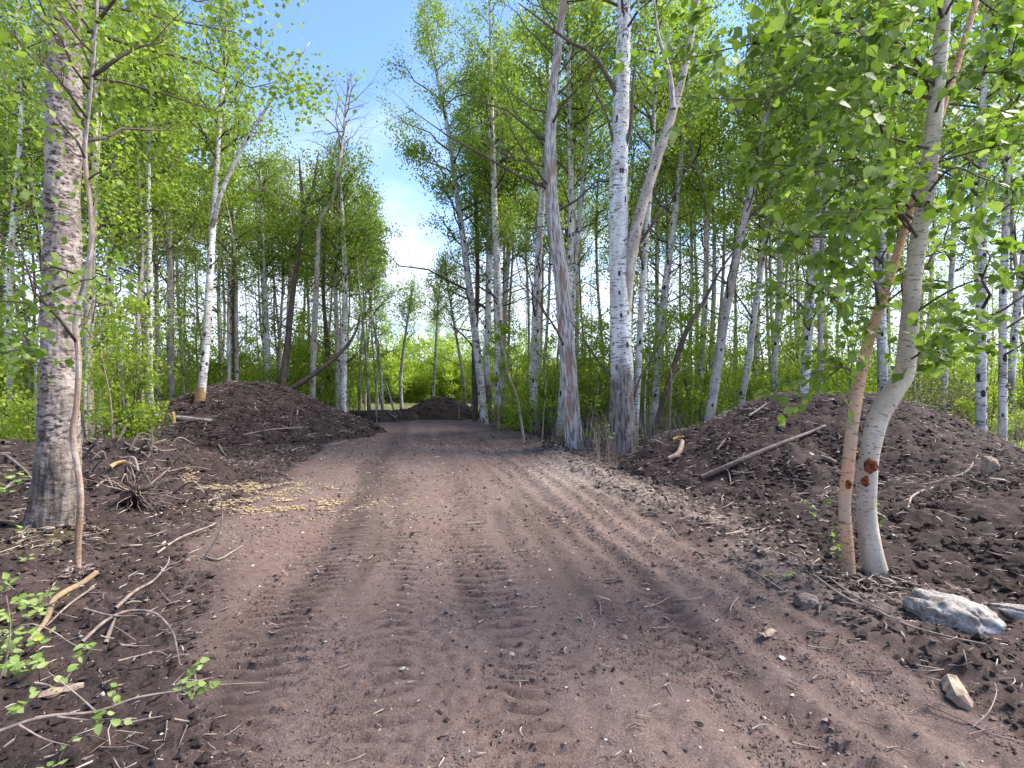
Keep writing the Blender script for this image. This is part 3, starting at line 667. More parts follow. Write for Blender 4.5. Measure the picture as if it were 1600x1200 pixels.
tree('aspen_tree', 'right-hand one of the two close white trunks at the right shoulder of the left mound', [(536, 643), (537, 560), (539, 460), (537, 380), (533, 300)], 18.6, 10.0, 12, 'white_bark', C(4.6, 1.9, 2400), seed=23)
tree('aspen_tree', 'left-hand one of the two close white trunks at the right shoulder of the left mound', [(527, 640), (527, 540), (524, 440), (527, 330)], 19.4, 10.8, 9, 'grey_bark', C(5.0, 1.8, 2000), seed=24)
tree('aspen_tree', 'dark-stemmed tree between the bare arching tree and the two close white trunks', [(513, 610), (511, 540), (505, 450), (508, 380)], 21, 11.2, 8, 'dark_wood', C(5, 1.7, 1700), seed=25)
fl = thing('fallen_limb', 'dark fallen limb slanting up to the right against the trunks behind the left mound', 'branch', tuple(at(455, 607, 17.6)))
stem(MB(), [at(452, 609, 17.4), at(490, 585, 17.6), at(535, 548, 17.9), at(555, 520, 18.1), at(563, 490, 18.2)], [.10, .085, .06, .03], 24, 8, seed=9).build('limb', M['dark_wood'], fl)
# --- middle distance, end of the track
tree('aspen_tree', 'leftmost thin pale stem in the bright gap at the end of the track', [(598, 640), (592, 560), (580, 480), (572, 400)], 27, 12, 5, 'white_bark', C(5.0, 1.9, 3000, .1), seed=31)
tree('aspen_tree', 'thin leaning aspen left of the small far mound', [(628, 640), (626, 590), (634, 520), (642, 470)], 27, 7.0, 6.5, 'white_bark', C(3.8, 1.0, 800, .09), seed=32)
tree('aspen_tree', 'slim tree rising right behind the small far mound', [(676, 630), (680, 560), (684, 480), (690, 430)], 27, 8.4, 5, 'white_bark', C(4.6, 1.0, 800, .09), seed=33)
tree('aspen_tree', 'thin tree with dark stem at the right shoulder of the small far mound', [(727, 640), (722, 580), (712, 520), (700, 450)], 26, 8.5, 6, 'grey_bark', C(4.6, 1.3, 1500), seed=34)
tree('aspen_tree', 'tall aspen leaning left out of the trunk clump on the right of the track end', [(756, 648), (748, 570), (736, 470), (723, 370), (713, 300), (704, 230), (690, 150), (672, 70)], 20.2, 17.5, 13, 'white_bark', C(6.5, 2.9, 7000), seed=35, bare=8)
tree('aspen_tree', 'front white trunk of the clump on the right of the track end', [(779, 664), (778, 580), (779, 500), (776, 400), (772, 300), (768, 160), (766, 40)], 19.4, 17, 14, 'white_bark', C(6.8, 2.5, 6000), seed=36, bare=8)
tree('aspen_tree', 'thinner middle trunk of the clump on the right of the track end', [(766, 655), (761, 570), (764, 460), (768, 350), (779, 250), (785, 120)], 20.6, 16, 10, 'aspen_bark', C(7, 1.7, 3600), seed=37, bare=8)
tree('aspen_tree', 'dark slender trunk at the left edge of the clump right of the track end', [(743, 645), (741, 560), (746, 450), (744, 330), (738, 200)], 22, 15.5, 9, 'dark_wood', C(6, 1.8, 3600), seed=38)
tree('aspen_tree', 'white trunk of the clump on the right of the track end, bending right higher up', [(786, 655), (786, 540), (791, 440), (800, 330), (806, 200)], 21.5, 17, 10, 'white_bark', C(6.5, 1.9, 4200), seed=39)
tree('aspen_tree', 'white upright aspen between the trunk clump and the tall grey dead snag', [(834, 620), (837, 520), (840, 430), (845, 340), (851, 250), (856, 120), (850, 20)], 17.6, 16, 14, 'white_bark', C(7, 1.9, 4000), seed=40, bare=7)
# --- right: dead snag and the big aspen
tree('dead_snag', 'tall grey dead snag with cracked peeling wood and broken bare limbs beside the track', [(897, 706), (893, 650), (889, 590), (884, 520), (879, 450), (871, 390), (864, 340), (860, 260), (862, 180), (870, 90), (880, 0)], 12.1, 12.5, 27, 'dead_wood',
     C(5.2, 2.7, 0, .08, nb=18, nsub=9, tw=.8, az_bias=3.3), n=260, ns=40, rough=.020, flare=.05, seed=41, cat='dead tree', bare=2, wtop=.5)
tree('aspen_tree', 'left one of two pale trunks close behind the tall grey snag', [(877, 645), (884, 560), (890, 450), (893, 330), (890, 200), (888, 80)], 15.5, 15, 13, 'white_bark', C(7.5, 1.8, 3600), seed=42, bare=7)
tree('aspen_tree', 'right one of two pale trunks close behind the tall grey snag, leaning right', [(886, 640), (894, 480), (902, 370), (911, 290), (919, 170), (926, 60)], 16.2, 15, 11, 'white_bark', C(7.5, 1.8, 3600), seed=43, bare=7)
ba = tree('aspen_tree', 'big white aspen with dark furrowed foot beside the snag, forking halfway up', [(973, 710), (972, 640), (971, 560), (969, 480), (967, 400), (966, 300), (969, 200), (973, 110), (975, 0)], 11.8, 14, 38, 'aspen_bark',
     C(9.5, 2.4, 2600), n=240, ns=36, rough=.013, flare=.18, seed=44, bare=0, r=[.29, .262, .24, .225, .21, .195, .175, .15, .125, .09, .05],
     branches=[([(972, 640), (974, 560), (977, 470), (984, 410), (998, 340), (1016, 280), (1034, 225), (1052, 170), (1072, 95), (1090, 0), (1100, -60)], (11.85, 11.4), 22, 'grey_bark'),
               ([(968, 270), (977, 230), (986, 190), (990, 120), (1002, 40)], (11.85, 11.3), 7, 'dark_wood'),
               ([(966, 160), (955, 130), (925, 85), (890, 65), (850, 35), (810, 5)], (11.8, 11.4), 8, 'dark_wood'),
               ([(985, 400), (1020, 350), (1060, 290), (1085, 240)], (11.85, 11.3), 6, 'dark_wood'),
               ([(966, 600), (935, 565), (905, 520), (880, 490)], (11.8, 11.5), 4, 'dark_wood'),
               ([(985, 645), (1000, 590), (1030, 540), (1075, 440)], (11.85, 11.3), 4, 'dark_wood'),
               ([(1052, 170), (1045, 110), (1030, 60), (1022, 0)], (11.4, 11.2), 10, 'dead_wood'),
               ([(962, 240), (948, 180), (925, 130), (915, 60)], (11.8, 11.4), 5, 'dark_wood')])
tree('aspen_tree', 'narrow white trunk hidden close behind the right side of the big forking aspen', [(990, 700), (996, 600), (1002, 480), (1010, 370), (1018, 260), (1024, 120)], 13.0, 13, 11, 'white_bark', C(7.2, 1.7, 3000), seed=45)
tree('aspen_tree', 'white trunk standing right of the big forking aspen, gently leaning right', [(1021, 662), (1028, 560), (1036, 480), (1046, 400), (1056, 320), (1064, 240), (1074, 120)], 16.3, 15, 13.5, 'white_bark', C(6.5, 1.8, 3800), seed=46, bare=7)
# --- right wood above the mound
tree('birch_tree', 'slim white trunk left of the brownish leaning birch behind the right mound, forking high up', [(1091, 652), (1097, 550), (1103, 450), (1103, 350), (1097, 290), (1080, 230)], 18, 13, 11, 'white_bark', C(6.4, 1.7, 3400), seed=47,
     branches=[([(1104, 400), (1108, 340), (1118, 280), (1116, 200)], (18, 18), 6, 'white_bark')])
tree('birch_tree', 'slim straight white trunk directly left of the brownish leaning birch, its foot hidden', [(1108, 640), (1113, 520), (1116, 430), (1115, 330), (1106, 270)], 19.5, 14, 9, 'white_bark', C(6.5, 1.6, 3000), seed=48)
tree('birch_tree', 'brownish white birch leaning right at the left end of the right mound', [(1107, 662), (1120, 580), (1133, 490), (1149, 410), (1162, 345), (1176, 290), (1192, 200), (1212, 120), (1230, 20)], 14.2, 14, 17, 'grey_bark', C(7, 1.8, 3200), seed=49, bare=6)
tree('dead_tree', 'dark broken dead stem slanting right between the trunks left of the leaning birch', [(1062, 545), (1082, 500), (1103, 465), (1122, 428), (1146, 393)], 13.6, 5.0, 9, 'dark_wood', None, cat='dead tree', seed=50, wtop=.4)
tree('birch_tree', 'white birch leaning slightly right just right of the brownish leaning birch', [(1155, 650), (1169, 565), (1180, 480), (1190, 415), (1200, 340), (1206, 220)], 16.2, 13, 12, 'white_bark', C(6.5, 1.7, 3200), seed=51)
tree('birch_tree', 'thin white birch in the gap right of the two leaning birches', [(1180, 600), (1182, 520), (1186, 440), (1188, 330)], 21, 14, 8, 'white_bark', C(6.5, 1.6, 2600), seed=52)
tree('birch_tree', 'white birch rising behind the left part of the right mound crest', [(1207, 640), (1211, 560), (1218, 450), (1217, 330), (1215, 200), (1216, 60)], 16.8, 15, 11, 'white_bark', C(6.2, 1.8, 3400), seed=53)
tree('birch_tree', 'stout black-scarred white birch behind the right mound crest, left of the near pair', [(1254, 640), (1262, 540), (1268, 450), (1275, 380), (1281, 270), (1290, 120)], 13.6, 14, 16, 'white_bark', C(5.6, 1.9, 3400), seed=54)
tree('aspen_tree', 'thin grey sapling trunk behind the right mound between the stout birch and the near pair', [(1307, 640), (1308, 540), (1310, 440), (1312, 320)], 18, 9, 6, 'grey_bark', C(4.6, 1.4, 1800), seed=55)
tree('birch_tree', 'white birch seen between the two stems of the near birch pair', [(1383, 650), (1380, 560), (1378, 450), (1381, 330), (1386, 200), (1390, 60)], 13.4, 14, 15, 'white_bark', C(5.4, 2.0, 3400), seed=56)
tree('birch_tree', 'tall white birch at the right edge, left one of the two behind the right mound', [(1533, 690), (1533, 560), (1534, 450), (1535, 330), (1536, 180), (1540, 20)], 10.6, 12, 20, 'white_bark', C(4.8, 1.9, 2600), seed=57, n=90, ns=18)
tree('birch_tree', 'tall white birch behind the mound at the right edge, rightmost of the two', [(1566, 705), (1567, 590), (1567, 480), (1571, 370), (1574, 230), (1580, 60)], 10.9, 12, 16, 'white_bark', C(4.8, 1.9, 2600), seed=58, n=90, ns=18)

# --- peeled patches, stubs and other details that stand proud of their trunks
def patch(parent, name, path_pts, Yb, r, mat, seed=0, ns=10, n=14):
    """a curved sheath hugging the camera side of a stem"""
    P = spline([at(a, b, Yb) for a, b in path_pts], n); rg = np.random.default_rng(seed)
    th = np.linspace(-1.5, 1.5, ns)
    prof = np.sin(np.linspace(.12, np.pi-.12, n))**.35
    V = []
    for k in range(n):
        jw = prof[k]*(1+.25*rg.normal(0, .5))
        a = th*np.clip(jw, .1, 1)
        rr = r*(1+rg.normal(0, .05, ns))
        V.append(np.stack([P[k, 0]+rr*np.sin(a), P[k, 1]-rr*np.cos(a), np.full(ns, P[k, 2])+rg.normal(0, .01, ns)], -1))
    idx = np.arange(n*ns).reshape(n, ns)
    q = np.stack([idx[:-1, :-1], idx[:-1, 1:], idx[1:, 1:], idx[1:, :-1]], -1).reshape(-1, 4)
    return MB().add(np.array(V), q).build(name, M[mat], parent)
patch(bf, 'peeled_wood', [(311, 652), (312, 640), (314, 620), (315, 606)], 14.58, .150, 'raw_wood', 1)

# ------------------------------------------------------------------ woodland behind: copies of a few grown trees
def proto_tree(seed, H, z0, R, nl, bark_m, rbase, leaf='leaf', size=.09):
    rg = np.random.default_rng(seed)
    zz = np.linspace(-.3, H, 6); path = np.stack([np.cumsum(rg.normal(0, .12, 6)), np.cumsum(rg.normal(0, .12, 6)), zz], -1); path[:, :2] -= path[1, :2]
    root = thing('aspen_tree', None, 'tree', (0, 0, 0)); sp = spline(path, 40)
    stem(MB(), path, [rbase, rbase*.9, rbase*.75, rbase*.55, rbase*.2], 22, 7, seed=seed).build('trunk', M[bark_m], root)
    mb = MB(); crown_parts(mb, sp, np.maximum.accumulate(sp[:, 2])+np.arange(40)*1e-5, z0, R, nl, seed, size, nb=24, nsub=5, bare=6, tw=1.1, jit=.22)
    mb.build('crown', [M['twig'], M[leaf]], root)['kind'] = 'stuff'
    return root
PT = [proto_tree(200+i, H, z0, R, nl, bk, rb) for i, (H, z0, R, nl, bk, rb) in enumerate([
    (14, 7.0, 1.9, 3600, 'white_bark', .085), (14.5, 7.4, 1.7, 3400, 'grey_bark', .075), (13.5, 6.6, 1.8, 3400, 'white_bark', .085),
    (15, 7.6, 2.0, 3800, 'aspen_bark', .09), (13, 6.6, 1.6, 2900, 'grey_bark', .06), (14, 7.2, 1.5, 2900, 'dark_wood', .06)])]
used = set()
LATER = []
def settle_labels():
    """look-alikes of one place get told apart by stem or height, by row, and by their order from the left"""
    sets = {}
    for o, text, grp, px in LATER: sets.setdefault(text, []).append((px, o))
    W = ['second', 'third', 'fourth', 'fifth', 'sixth', 'seventh', 'eighth', 'ninth', 'tenth', 'eleventh', 'twelfth']
    for text, l in sets.items():
        l.sort(key=lambda a: a[0]); n = len(l)
        for i, (_, o) in enumerate(l):
            r = n-1-i
            o['label'] = text if n == 1 else ('leftmost ' if i == 0 else 'rightmost ' if r == 0 else f'{W[i-1]} from the left, ' if i <= r and i <= 11 else f'{W[r-1]} from the right, ' if r <= 11 else 'one of those in the middle, ') + text
def put(proto, x, y, s, rz, label, group, sz=None):
    r = proto if proto.name not in used else copy_tree(proto)
    used.add(r.name); used.add(proto.name)
    r.location = (x, y, tz(x, y)-.05); r.rotation_euler = (random.uniform(-.05, .05), random.uniform(-.05, .05), rz); r.scale = (s, s, sz or s)
    tag(r, None, None, group); LATER.append((r, label, group, x/y)); return r
taken = []
def free(x, y, dmin):
    for a, b in taken:
        if (a-x)**2+(b-y)**2 < dmin*dmin: return False
    taken.append((x, y)); return True
def hmax(px, Y):
    lim = np.interp(px, [0, 360, 395, 440, 500, 560, 600, 640, 690, 730, 800, 1600], [-900, -900, 200, 205, 225, 265, 310, 420, 400, 150, -900, -900])
    return CAMH+(600-lim)/F*Y
ZONES = [(-120, 230, 13, 25, 30, 'behind the far-left trunk', 'aspens behind the far left trunk'),
         (230, 440, 20, 28, 18, 'behind the left mound', 'aspens behind the left mound'),
         (440, 590, 22, 31, 13, 'left of the track end', 'aspens left of the track end'),
         (590, 735, 60, 78, 8, 'beyond the small far mound', 'aspens beyond the track end'),
         (735, 1000, 21, 28, 18, 'behind the grey snag', 'aspens behind the snag'),
         (1000, 1260, 18.5, 28, 18, 'behind the leaning birches', 'aspens behind the leaning birches'),
         (1260, 1720, 14, 27, 20, 'beyond the right mound', 'aspens beyond the right mound')]
BK = ['straight white aspen', 'tall grey aspen', 'small white aspen', 'tall white aspen', 'small grey aspen', 'dark-stemmed aspen']
rr_ = random.Random(5)
for (p0, p1, y0, y1, n, lab, grp) in ZONES:
    k = 0; tries = 0
    while k < n and tries < 900:
        tries += 1
        px = rr_.uniform(p0, p1); Y = y0+(y1-y0)*rr_.random()**1.1; x = (px-800)/F*Y
        if not free(x, Y, 1.1): continue
        kk = rr_.randrange(6); pr = PT[kk]; H = 13.
        hm = hmax(px, Y); want = rr_.uniform(.85, 1.15)*14
        s = min(want, hm*rr_.uniform(.82, 1.0))/14.
        if s < .3: continue
        put(pr, x, Y, max(s, .45), rr_.uniform(0, 6.28), f'{BK[kk]} in the {"front" if Y < y0+.22*(y1-y0) else "middle" if Y < y0+.55*(y1-y0) else "back"} rows {lab}', grp, s); k += 1

def proto_sapling(seed, H, R, nl, leaf, mat, rb):
    rg = np.random.default_rng(seed); zz = np.linspace(-.2, H, 6); path = np.stack([np.cumsum(rg.normal(0, .10, 6)), np.cumsum(rg.normal(0, .10, 6)), zz], -1); path[:, :2] -= path[0, :2]
    root = thing('sapling', None, 'sapling', (0, 0, 0)); sp = spline(path, 40)
    stem(MB(), path, [rb, rb*.8, rb*.55, rb*.2], 20, 6, seed=seed).build('trunk', M[mat], root)
    mb = MB(); crown_parts(mb, sp, np.maximum.accumulate(sp[:, 2])+np.arange(40)*1e-5, H*.16, R, nl, seed, .082, nb=20, nsub=4, tw=.55, jit=.15)
    mb.build('crown', [M['twig'], M[leaf]], root)['kind'] = 'stuff'
    return root
PS = [proto_sapling(250, 6.5, 1.0, 1100, 'shrub_leaf', 'white_bark', .035), proto_sapling(251, 5.0, .9, 900, 'shrub_leaf', 'pale_twig', .028), proto_sapling(252, 7.5, 1.1, 1200, 'shrub_leaf', 'grey_bark', .04), proto_sapling(253, 4.2, .8, 800, 'young_sunlit_leaf', 'pale_twig', .024)]
SK = ['slim white leafy sapling', 'pale thin leafy sapling', 'tall grey leafy sapling', 'small yellow-green sapling']
for (p0, p1, y0, y1, n, lab) in ((-120, 215, 11, 24, 26, 'behind the far-left trunk'), (235, 450, 19.5, 28, 20, 'behind the left mound'), (450, 640, 21, 34, 20, 'left of the track end'), (745, 900, 21.5, 30, 12, 'behind the trunk clump'), (880, 1010, 15.5, 28, 12, 'behind the big forking aspen'), (1010, 1290, 16, 28, 26, 'behind the leaning birches'), (1290, 1720, 14, 26, 22, 'beyond the right mound')):
    k = tries = 0
    while k < n and tries < 900:
        tries += 1
        px = rr_.uniform(p0, p1); Y = y0+(y1-y0)*rr_.random()**1.1; x = (px-800)/F*Y
        if not free(x, Y, .6): continue
        kk = rr_.randrange(4)
        put(PS[kk], x, Y, rr_.uniform(.75, 1.15), rr_.uniform(0, 6.28), f'{SK[kk]}, {"front" if Y < y0+.25*(y1-y0) else "middle" if Y < y0+.6*(y1-y0) else "back"} rows {lab}', 'saplings '+lab); k += 1

# shrubs and saplings of the understorey
def proto_shrub(seed, H, R, nl, leaf, size, nst=7):
    rg = np.random.default_rng(seed); root = thing('shrub', None, 'shrub', (0, 0, 0)); mb = MB()
    a = rg.uniform(0, 6.28, nst); ln = rg.uniform(.6, 1, nst)*H; sp = rg.uniform(.12, .5, nst)*R
    s = np.linspace(0, 1, 5)
    P = np.stack([np.cos(a)[:, None]*sp[:, None]*(.25+s*s*1.2), np.sin(a)[:, None]*sp[:, None]*(.25+s*s*1.2), ln[:, None]*s-.1], -1)+rg.normal(0, .05, (nst, 5, 3))
    tubes(mb, P, .017*(1-.75*s)[None]*np.ones((nst, 1)), 4, 0)
    nt = nst*9; k = np.repeat(np.arange(nst), 9); t = rg.uniform(.12, 1, nt); bi = np.minimum((t*4).astype(int), 3); f = (t*4-bi)[:, None]
    b0 = P[k, bi]*(1-f)+P[k, bi+1]*f
    d = unit(rg.normal(0, 1, (nt, 3))*[1, 1, .5]+[0, 0, .45]); L = R*rg.uniform(.25, .6, nt)
    s3 = np.linspace(0, 1, 3)
    tubes(mb, b0[:, None]+d[:, None]*(L[:, None]*s3)[..., None], np.broadcast_to(.006*(1-.7*s3), (nt, 3)), 3, 0, cap=False)
    w_ = rg.gamma(1.2, 1, nt); i = rg.choice(nt, nl, p=w_/w_.sum())
    p = b0[i]+d[i]*(L[i]*rg.uniform(.1, 1.1, nl))[:, None]+rg.normal(0, .10, (nl, 3)); p[:, 2] = np.abs(p[:, 2])
    leaves_simple(mb, p, np.full(nl, size), 1, np.clip(.5*rg.uniform(0, 1, nt)[i]+.5*rg.uniform(0, 1, nl), 0, 1), rg=rg)
    mb.build('foliage', [M['twig'], M[leaf]], root)['kind'] = 'stuff'
    return root
SH = [proto_shrub(300, 3.2, 1.5, 2200, 'shrub_leaf', .085), proto_shrub(301, 2.4, 1.4, 1900, 'shrub_leaf', .08), proto_shrub(302, 4.2, 1.5, 2400, 'shrub_leaf', .09), proto_shrub(303, 1.6, 1.2, 1500, 'shrub_leaf', .075)]
SY = [proto_shrub(310, 3.4, 1.7, 2400, 'young_sunlit_leaf', .10), proto_shrub(311, 2.6, 1.6, 2200, 'young_sunlit_leaf', .10)]
SO = [proto_shrub(320, 1.9, 1.6, 1500, 'olive_leaf', .07, 16)]
PH_ = {o.name: h for o, h in zip(SH+SY+SO, (3.2, 2.4, 4.2, 1.6, 3.4, 2.6, 1.9))}
SZ = [(-150, 195, 9.8, 26, 60, SH, 'leafy green shrub behind the far-left trunk', 'shrubs behind the far left trunk', 1.0, 1.1),
      (240, 560, 19.5, 34, 56, SH, 'leafy green shrub behind the left mound', 'shrubs behind the left mound', 1.0, 1.1),
      (500, 850, 43, 62, 64, SY, 'yellow-green shrub beyond the track end', 'bright shrubs beyond the track end', 1.75, 1.5),
      (785, 1000, 16.5, 32, 50, SH, 'leafy green shrub behind the grey snag', 'shrubs behind the snag', .9, 1.1),
      (1000, 1280, 15.5, 32, 56, SH, 'leafy green shrub behind the leaning birches', 'shrubs behind the leaning birches', .85, 1.1),
      (1280, 1420, 15, 30, 14, SH, 'leafy green shrub behind the right mound', 'shrubs behind the right mound', .8, 1.2),
      (1540, 1760, 12, 24, 16, SY+SH, 'fresh shrub behind the right-edge birches', 'shrubs at the right edge', .75, 1.2),
      (1400, 1545, 12.5, 22, 11, SO, 'dull olive bush beyond the right mound', 'olive bushes beyond the right mound', 1.0, 1.1)]
for (p0, p1, y0, y1, n, prs, lab, grp, sc_, dm) in SZ:
    k = tries = 0
    while k < n and tries < 600:
        tries += 1
        px = rr_.uniform(p0, p1); Y = y0+(y1-y0)*rr_.random()**1.3; x = (px-800)/F*Y
        if not free(x, Y, dm*.75): continue
        s = rr_.uniform(.75, 1.2)*sc_*(1 if Y > 14 else .8)
        kk = rr_.randrange(len(prs)); hh = PH_[prs[kk].name]*s
        put(prs[kk], x, Y, s, rr_.uniform(0, 6.28), f'{"tall" if hh > 3.2 else "middling" if hh > 2.2 else "low"} {lab}, {"front" if Y < y0+.2*(y1-y0) else "middle" if Y < y0+.5*(y1-y0) else "back"} row', grp); k += 1
settle_labels()

# ground cover on the forest floor and the far edge of the woods: nobody could count these
n = 26000
Y = 10.5+26*rng.uniform(0, 1, n)**1.4; X = rng.uniform(-1.15, 1.15, n)*Y
dd, ss, rd = masks(X, Y); ok = (rd < .15) & ((np.abs(dd) > 3.2) | (Y > 27)) & (gnoise(X*.5, Y*.5, 91) > -.25)
for m_ in MOUNDS: ok &= m_(X, Y) < -.03
ok &= ~((X > 0) & (Y < 13.5) & (X < 3.5))
X, Y = X[ok], Y[ok]; Z = terrain(X, Y)+rng.uniform(.02, .45, len(X))**1.3
mb = MB(); leaves_simple(mb, np.stack([X, Y, Z], -1), np.full(len(X), .085), 0, rng.uniform(0, 1, len(X)))
tag(mb.build('ground_cover', [M['shrub_leaf']]), kind='stuff')
n = 9000                                                             # grass blades and thin pale stalks
Y = 9.5+18*rng.uniform(0, 1, n)**1.3; X = rng.uniform(-1.1, 1.1, n)*Y
dd, ss, rd = masks(X, Y); ok = (rd < .2) & (np.abs(dd) > 3.0)
for m_ in MOUNDS: ok &= m_(X, Y) < .0
X, Y = X[ok], Y[ok]; Z = terrain(X, Y); n = len(X)
hgt = rng.uniform(.2, 1.1, n); ln = rng.normal(0, .22, (n, 2))*hgt[:, None]
P = np.stack([np.stack([X, Y, Z-.03], -1), np.stack([X+ln[:, 0]*.35, Y+ln[:, 1]*.35, Z+hgt*.6], -1), np.stack([X+ln[:, 0], Y+ln[:, 1], Z+hgt], -1)], 1)
tag(tubes(MB(), P, np.stack([np.full(n, .005), np.full(n, .004), np.full(n, .0015)], 1), 3, 0, cap=False).build('dry_stalks', M['pale_twig']), kind='stuff')
n = 30000                                                            # far edge of the woods
a = rng.uniform(-1.25, 1.25, n); Y = rng.uniform(58, 95, n); X = a*Y
top = 3.6+2.2*fbm(X*.06, Y*.0+3, 95, 4)+1.6*gnoise(X*.35, Y*.05, 96); Z = top*rng.uniform(0, 1, n)**.75
mb = MB(); leaves_simple(mb, np.stack([X, Y, Z], -1), np.full(n, .62), 0, np.clip(.4+.4*gnoise(X*.3, Z*.8, 97)+rng.normal(0, .2, n), 0, 1))
tag(mb.build('far_woodland', [M['shrub_leaf']]), kind='stuff')

# ------------------------------------------------------------------ near birch pair: cream stem, orange stem, twigs and big leaves
def leaf_outline_mesh(name, mats, seed, w=.40, tint=.5, toothed=True):
    rg = np.random.default_rng(seed); mb = MB()
    s = np.array([0, .10, .26, .44, .62, .80, 1.0]); wd = w*np.array([0.02, .62, .98, 1.0, .76, .40, 0.0])*(1+rg.normal(0, .06, 7))
    curl = rg.uniform(-.25, .12); fold = rg.uniform(.10, .28)
    mid = np.stack([np.zeros(7), s, curl*s*s], -1)
    L = np.stack([-wd, s+.03*(np.arange(7) % 2)*toothed, curl*s*s+fold*wd], -1); R = L*[-1, 1, 1]
    V = np.vstack([mid, L, R]); q = []
    for k in range(6): q += [(k, k+1, 8+k, 7+k), (k+1, k, 14+k, 15+k)]
    mb.add(V, np.array(q), None, 0, np.full(12, tint))
    # leaf stalk
    mb.add(np.array([[-.012, -.32, .02], [.012, -.32, .02], [.012, 0, 0], [-.012, 0, 0]]), np.array([[0, 1, 2, 3]]), None, 0, np.array([tint]))
    return mb, V, np.array(q)
LV = [leaf_outline_mesh('leaf', None, 400+i, .40, t) for i, t in enumerate((.12, .3, .45, .6, .75, .98))]
BIRCH_LEAF = [mb.mesh('leaf', M['birch_leaf']) for mb, _, _ in LV]
PALE_LEAF = [leaf_outline_mesh('leaf', None, 420+i, .33, t, False)[0].mesh('leaf', M['pale_leaf']) for i, t in enumerate((.2, .45, .7, .95))]
def leaf_frames(P, d, nn, size):
    d = unit(d); s = unit(np.cross(d, nn)); n = np.cross(s, d)
    return np.stack([s*size[:, None], d*size[:, None], n*size[:, None]], -1)      # columns
def hang_leaves(root, P, d, nn, size, meshes, shapes, mat, nparts, namestuff='foliage'):
    Mx = leaf_frames(P, d, nn, size); n = len(P); kind = rng.integers(0, len(meshes), n)
    inview = (P[:, 1] > .5) & (np.abs(P[:, 0]/np.maximum(P[:, 1], .1)) < 1.0) & (np.abs((P[:, 2]-CAMH)/np.maximum(P[:, 1], .1)) < .75)
    score = np.where(inview, size/np.linalg.norm(P-[0, 0, CAMH], axis=1), 0); order = np.argsort(-score)
    for i in order[:nparts]:
        m = Matrix.Identity(4)
        for r in range(3):
            for c in range(3): m[r][c] = Mx[i, r, c]
        m.translation = Vector(P[i]); place('leaf', meshes[kind[i]], root, m)
    rest = order[nparts:]
    if len(rest):
        mb = MB()
        for k in range(len(shapes)):
            ii = rest[kind[rest] == k]; V0, q = shapes[k][1], shapes[k][2]
            V = np.einsum('nij,vj->nvi', Mx[ii], V0)+P[ii][:, None]
            mb.add(V, (q[None]+np.arange(len(ii))[:, None, None]*len(V0)).reshape(-1, 4), None, 0, np.repeat(np.clip(rng.normal(.5, .25, len(ii)), 0, 1), len(q)))
        o = mb.build(namestuff, mat, root); o['kind'] = 'stuff'

YB = 4.2
def boughs(trunk_pts, specs, seed):
    """specs: (start fraction, end pixel x, y, end distance). Returns bough curves, twig curves"""
    rg = np.random.default_rng(seed); B, T = [], []
    sp = spline(trunk_pts, 60)
    for (f, ex, ey, eY) in specs:
        f = float(np.clip((925-ey+rg.uniform(-50, 60))/(1425*(1 if len(w1) else 1)), .2, .97))
        p0 = sp[int(f*59)]; p1 = at(ex, ey, eY); L = np.linalg.norm(p1-p0)
        m1 = p0*.68+p1*.32+np.array([0, 0, .11*L])+rg.normal(0, .05, 3)*L; m2 = p0*.33+p1*.67+np.array([0, 0, .09*L])+rg.normal(0, .05, 3)*L
        c = spline([p0, m1, m2, p1], 14); B.append(c)
        for k in range(int(7+L*6)):
            t = rg.uniform(.18, 1); q0 = c[int(t*13)]; tl = rg.uniform(.3, .75)*(1.15-.5*t)
            dr = unit((p1-p0)/L*.6+rg.normal(0, .75, 3)*[1, .9, .6]+[0, 0, -.10])
            s = np.linspace(0, 1, 6)[:, None]
            tw = q0+dr*tl*s+np.array([0, 0, -.15*tl])*s*s+rg.normal(0, .02, (6, 3))*s
            T.append(tw)
    return B, np.array(T)
nb_root = thing('birch_tree', 'near cream-barked birch with two red wounds on its curved trunk, right of the orange stem', 'tree', tuple(on_ground(1371, 903)), 'near birch pair')
pts1 = [at(a, b, YB+dy) for a, b, dy in ((1373, 925, .0), (1371, 903, 0), (1362, 860, 0), (1354, 800, 0), (1357, 720, 0), (1372, 655, .02), (1395, 612, .02), (1414, 575, .03), (1424, 470, .03), (1436, 370, 0), (1450, 280, -.03), (1463, 150, -.08), (1474, 20, -.12), (1483, -120, -.15), (1490, -300, -.2), (1500, -500, -.2))]
w1 = [.80*k for k in (.108, .098, .092, .088, .086, .093, .094, .086, .074, .073, .072, .062, .058, .052, .038, .015)]
stem(MB(), pts1, w1, 260, 40, rough=.006, flare=.34, seed=61).build('trunk', M['cream_bark'], nb_root)
ob_root = thing('birch_tree', 'slim orange-barked birch stem leaning right, left of the near cream birch', 'tree', tuple(on_ground(1327, 912)), 'near birch pair')
pts2 = [at(a, b, YB-.05+dy) for a, b, dy in ((1328, 930, 0), (1327, 912, 0), (1324, 850, 0), (1320, 790, 0), (1324, 740, 0), (1333, 655, .02), (1345, 585, .08), (1364, 510, .14), (1388, 440, .2), (1410, 370, .26), (1432, 300, .30), (1466, 190, .34), (1502, 80, .38), (1530, -20, .4), (1560, -150, .4), (1580, -300, .4))]
w2 = [.84*k for k in (.058, .053, .050, .052, .053, .052, .048, .043, .040, .038, .036, .034, .030, .026, .02, .01)]
stem(MB(), pts2, w2, 200, 24, rough=.004, flare=.22, seed=62).build('trunk', M['orange_bark'], ob_root)
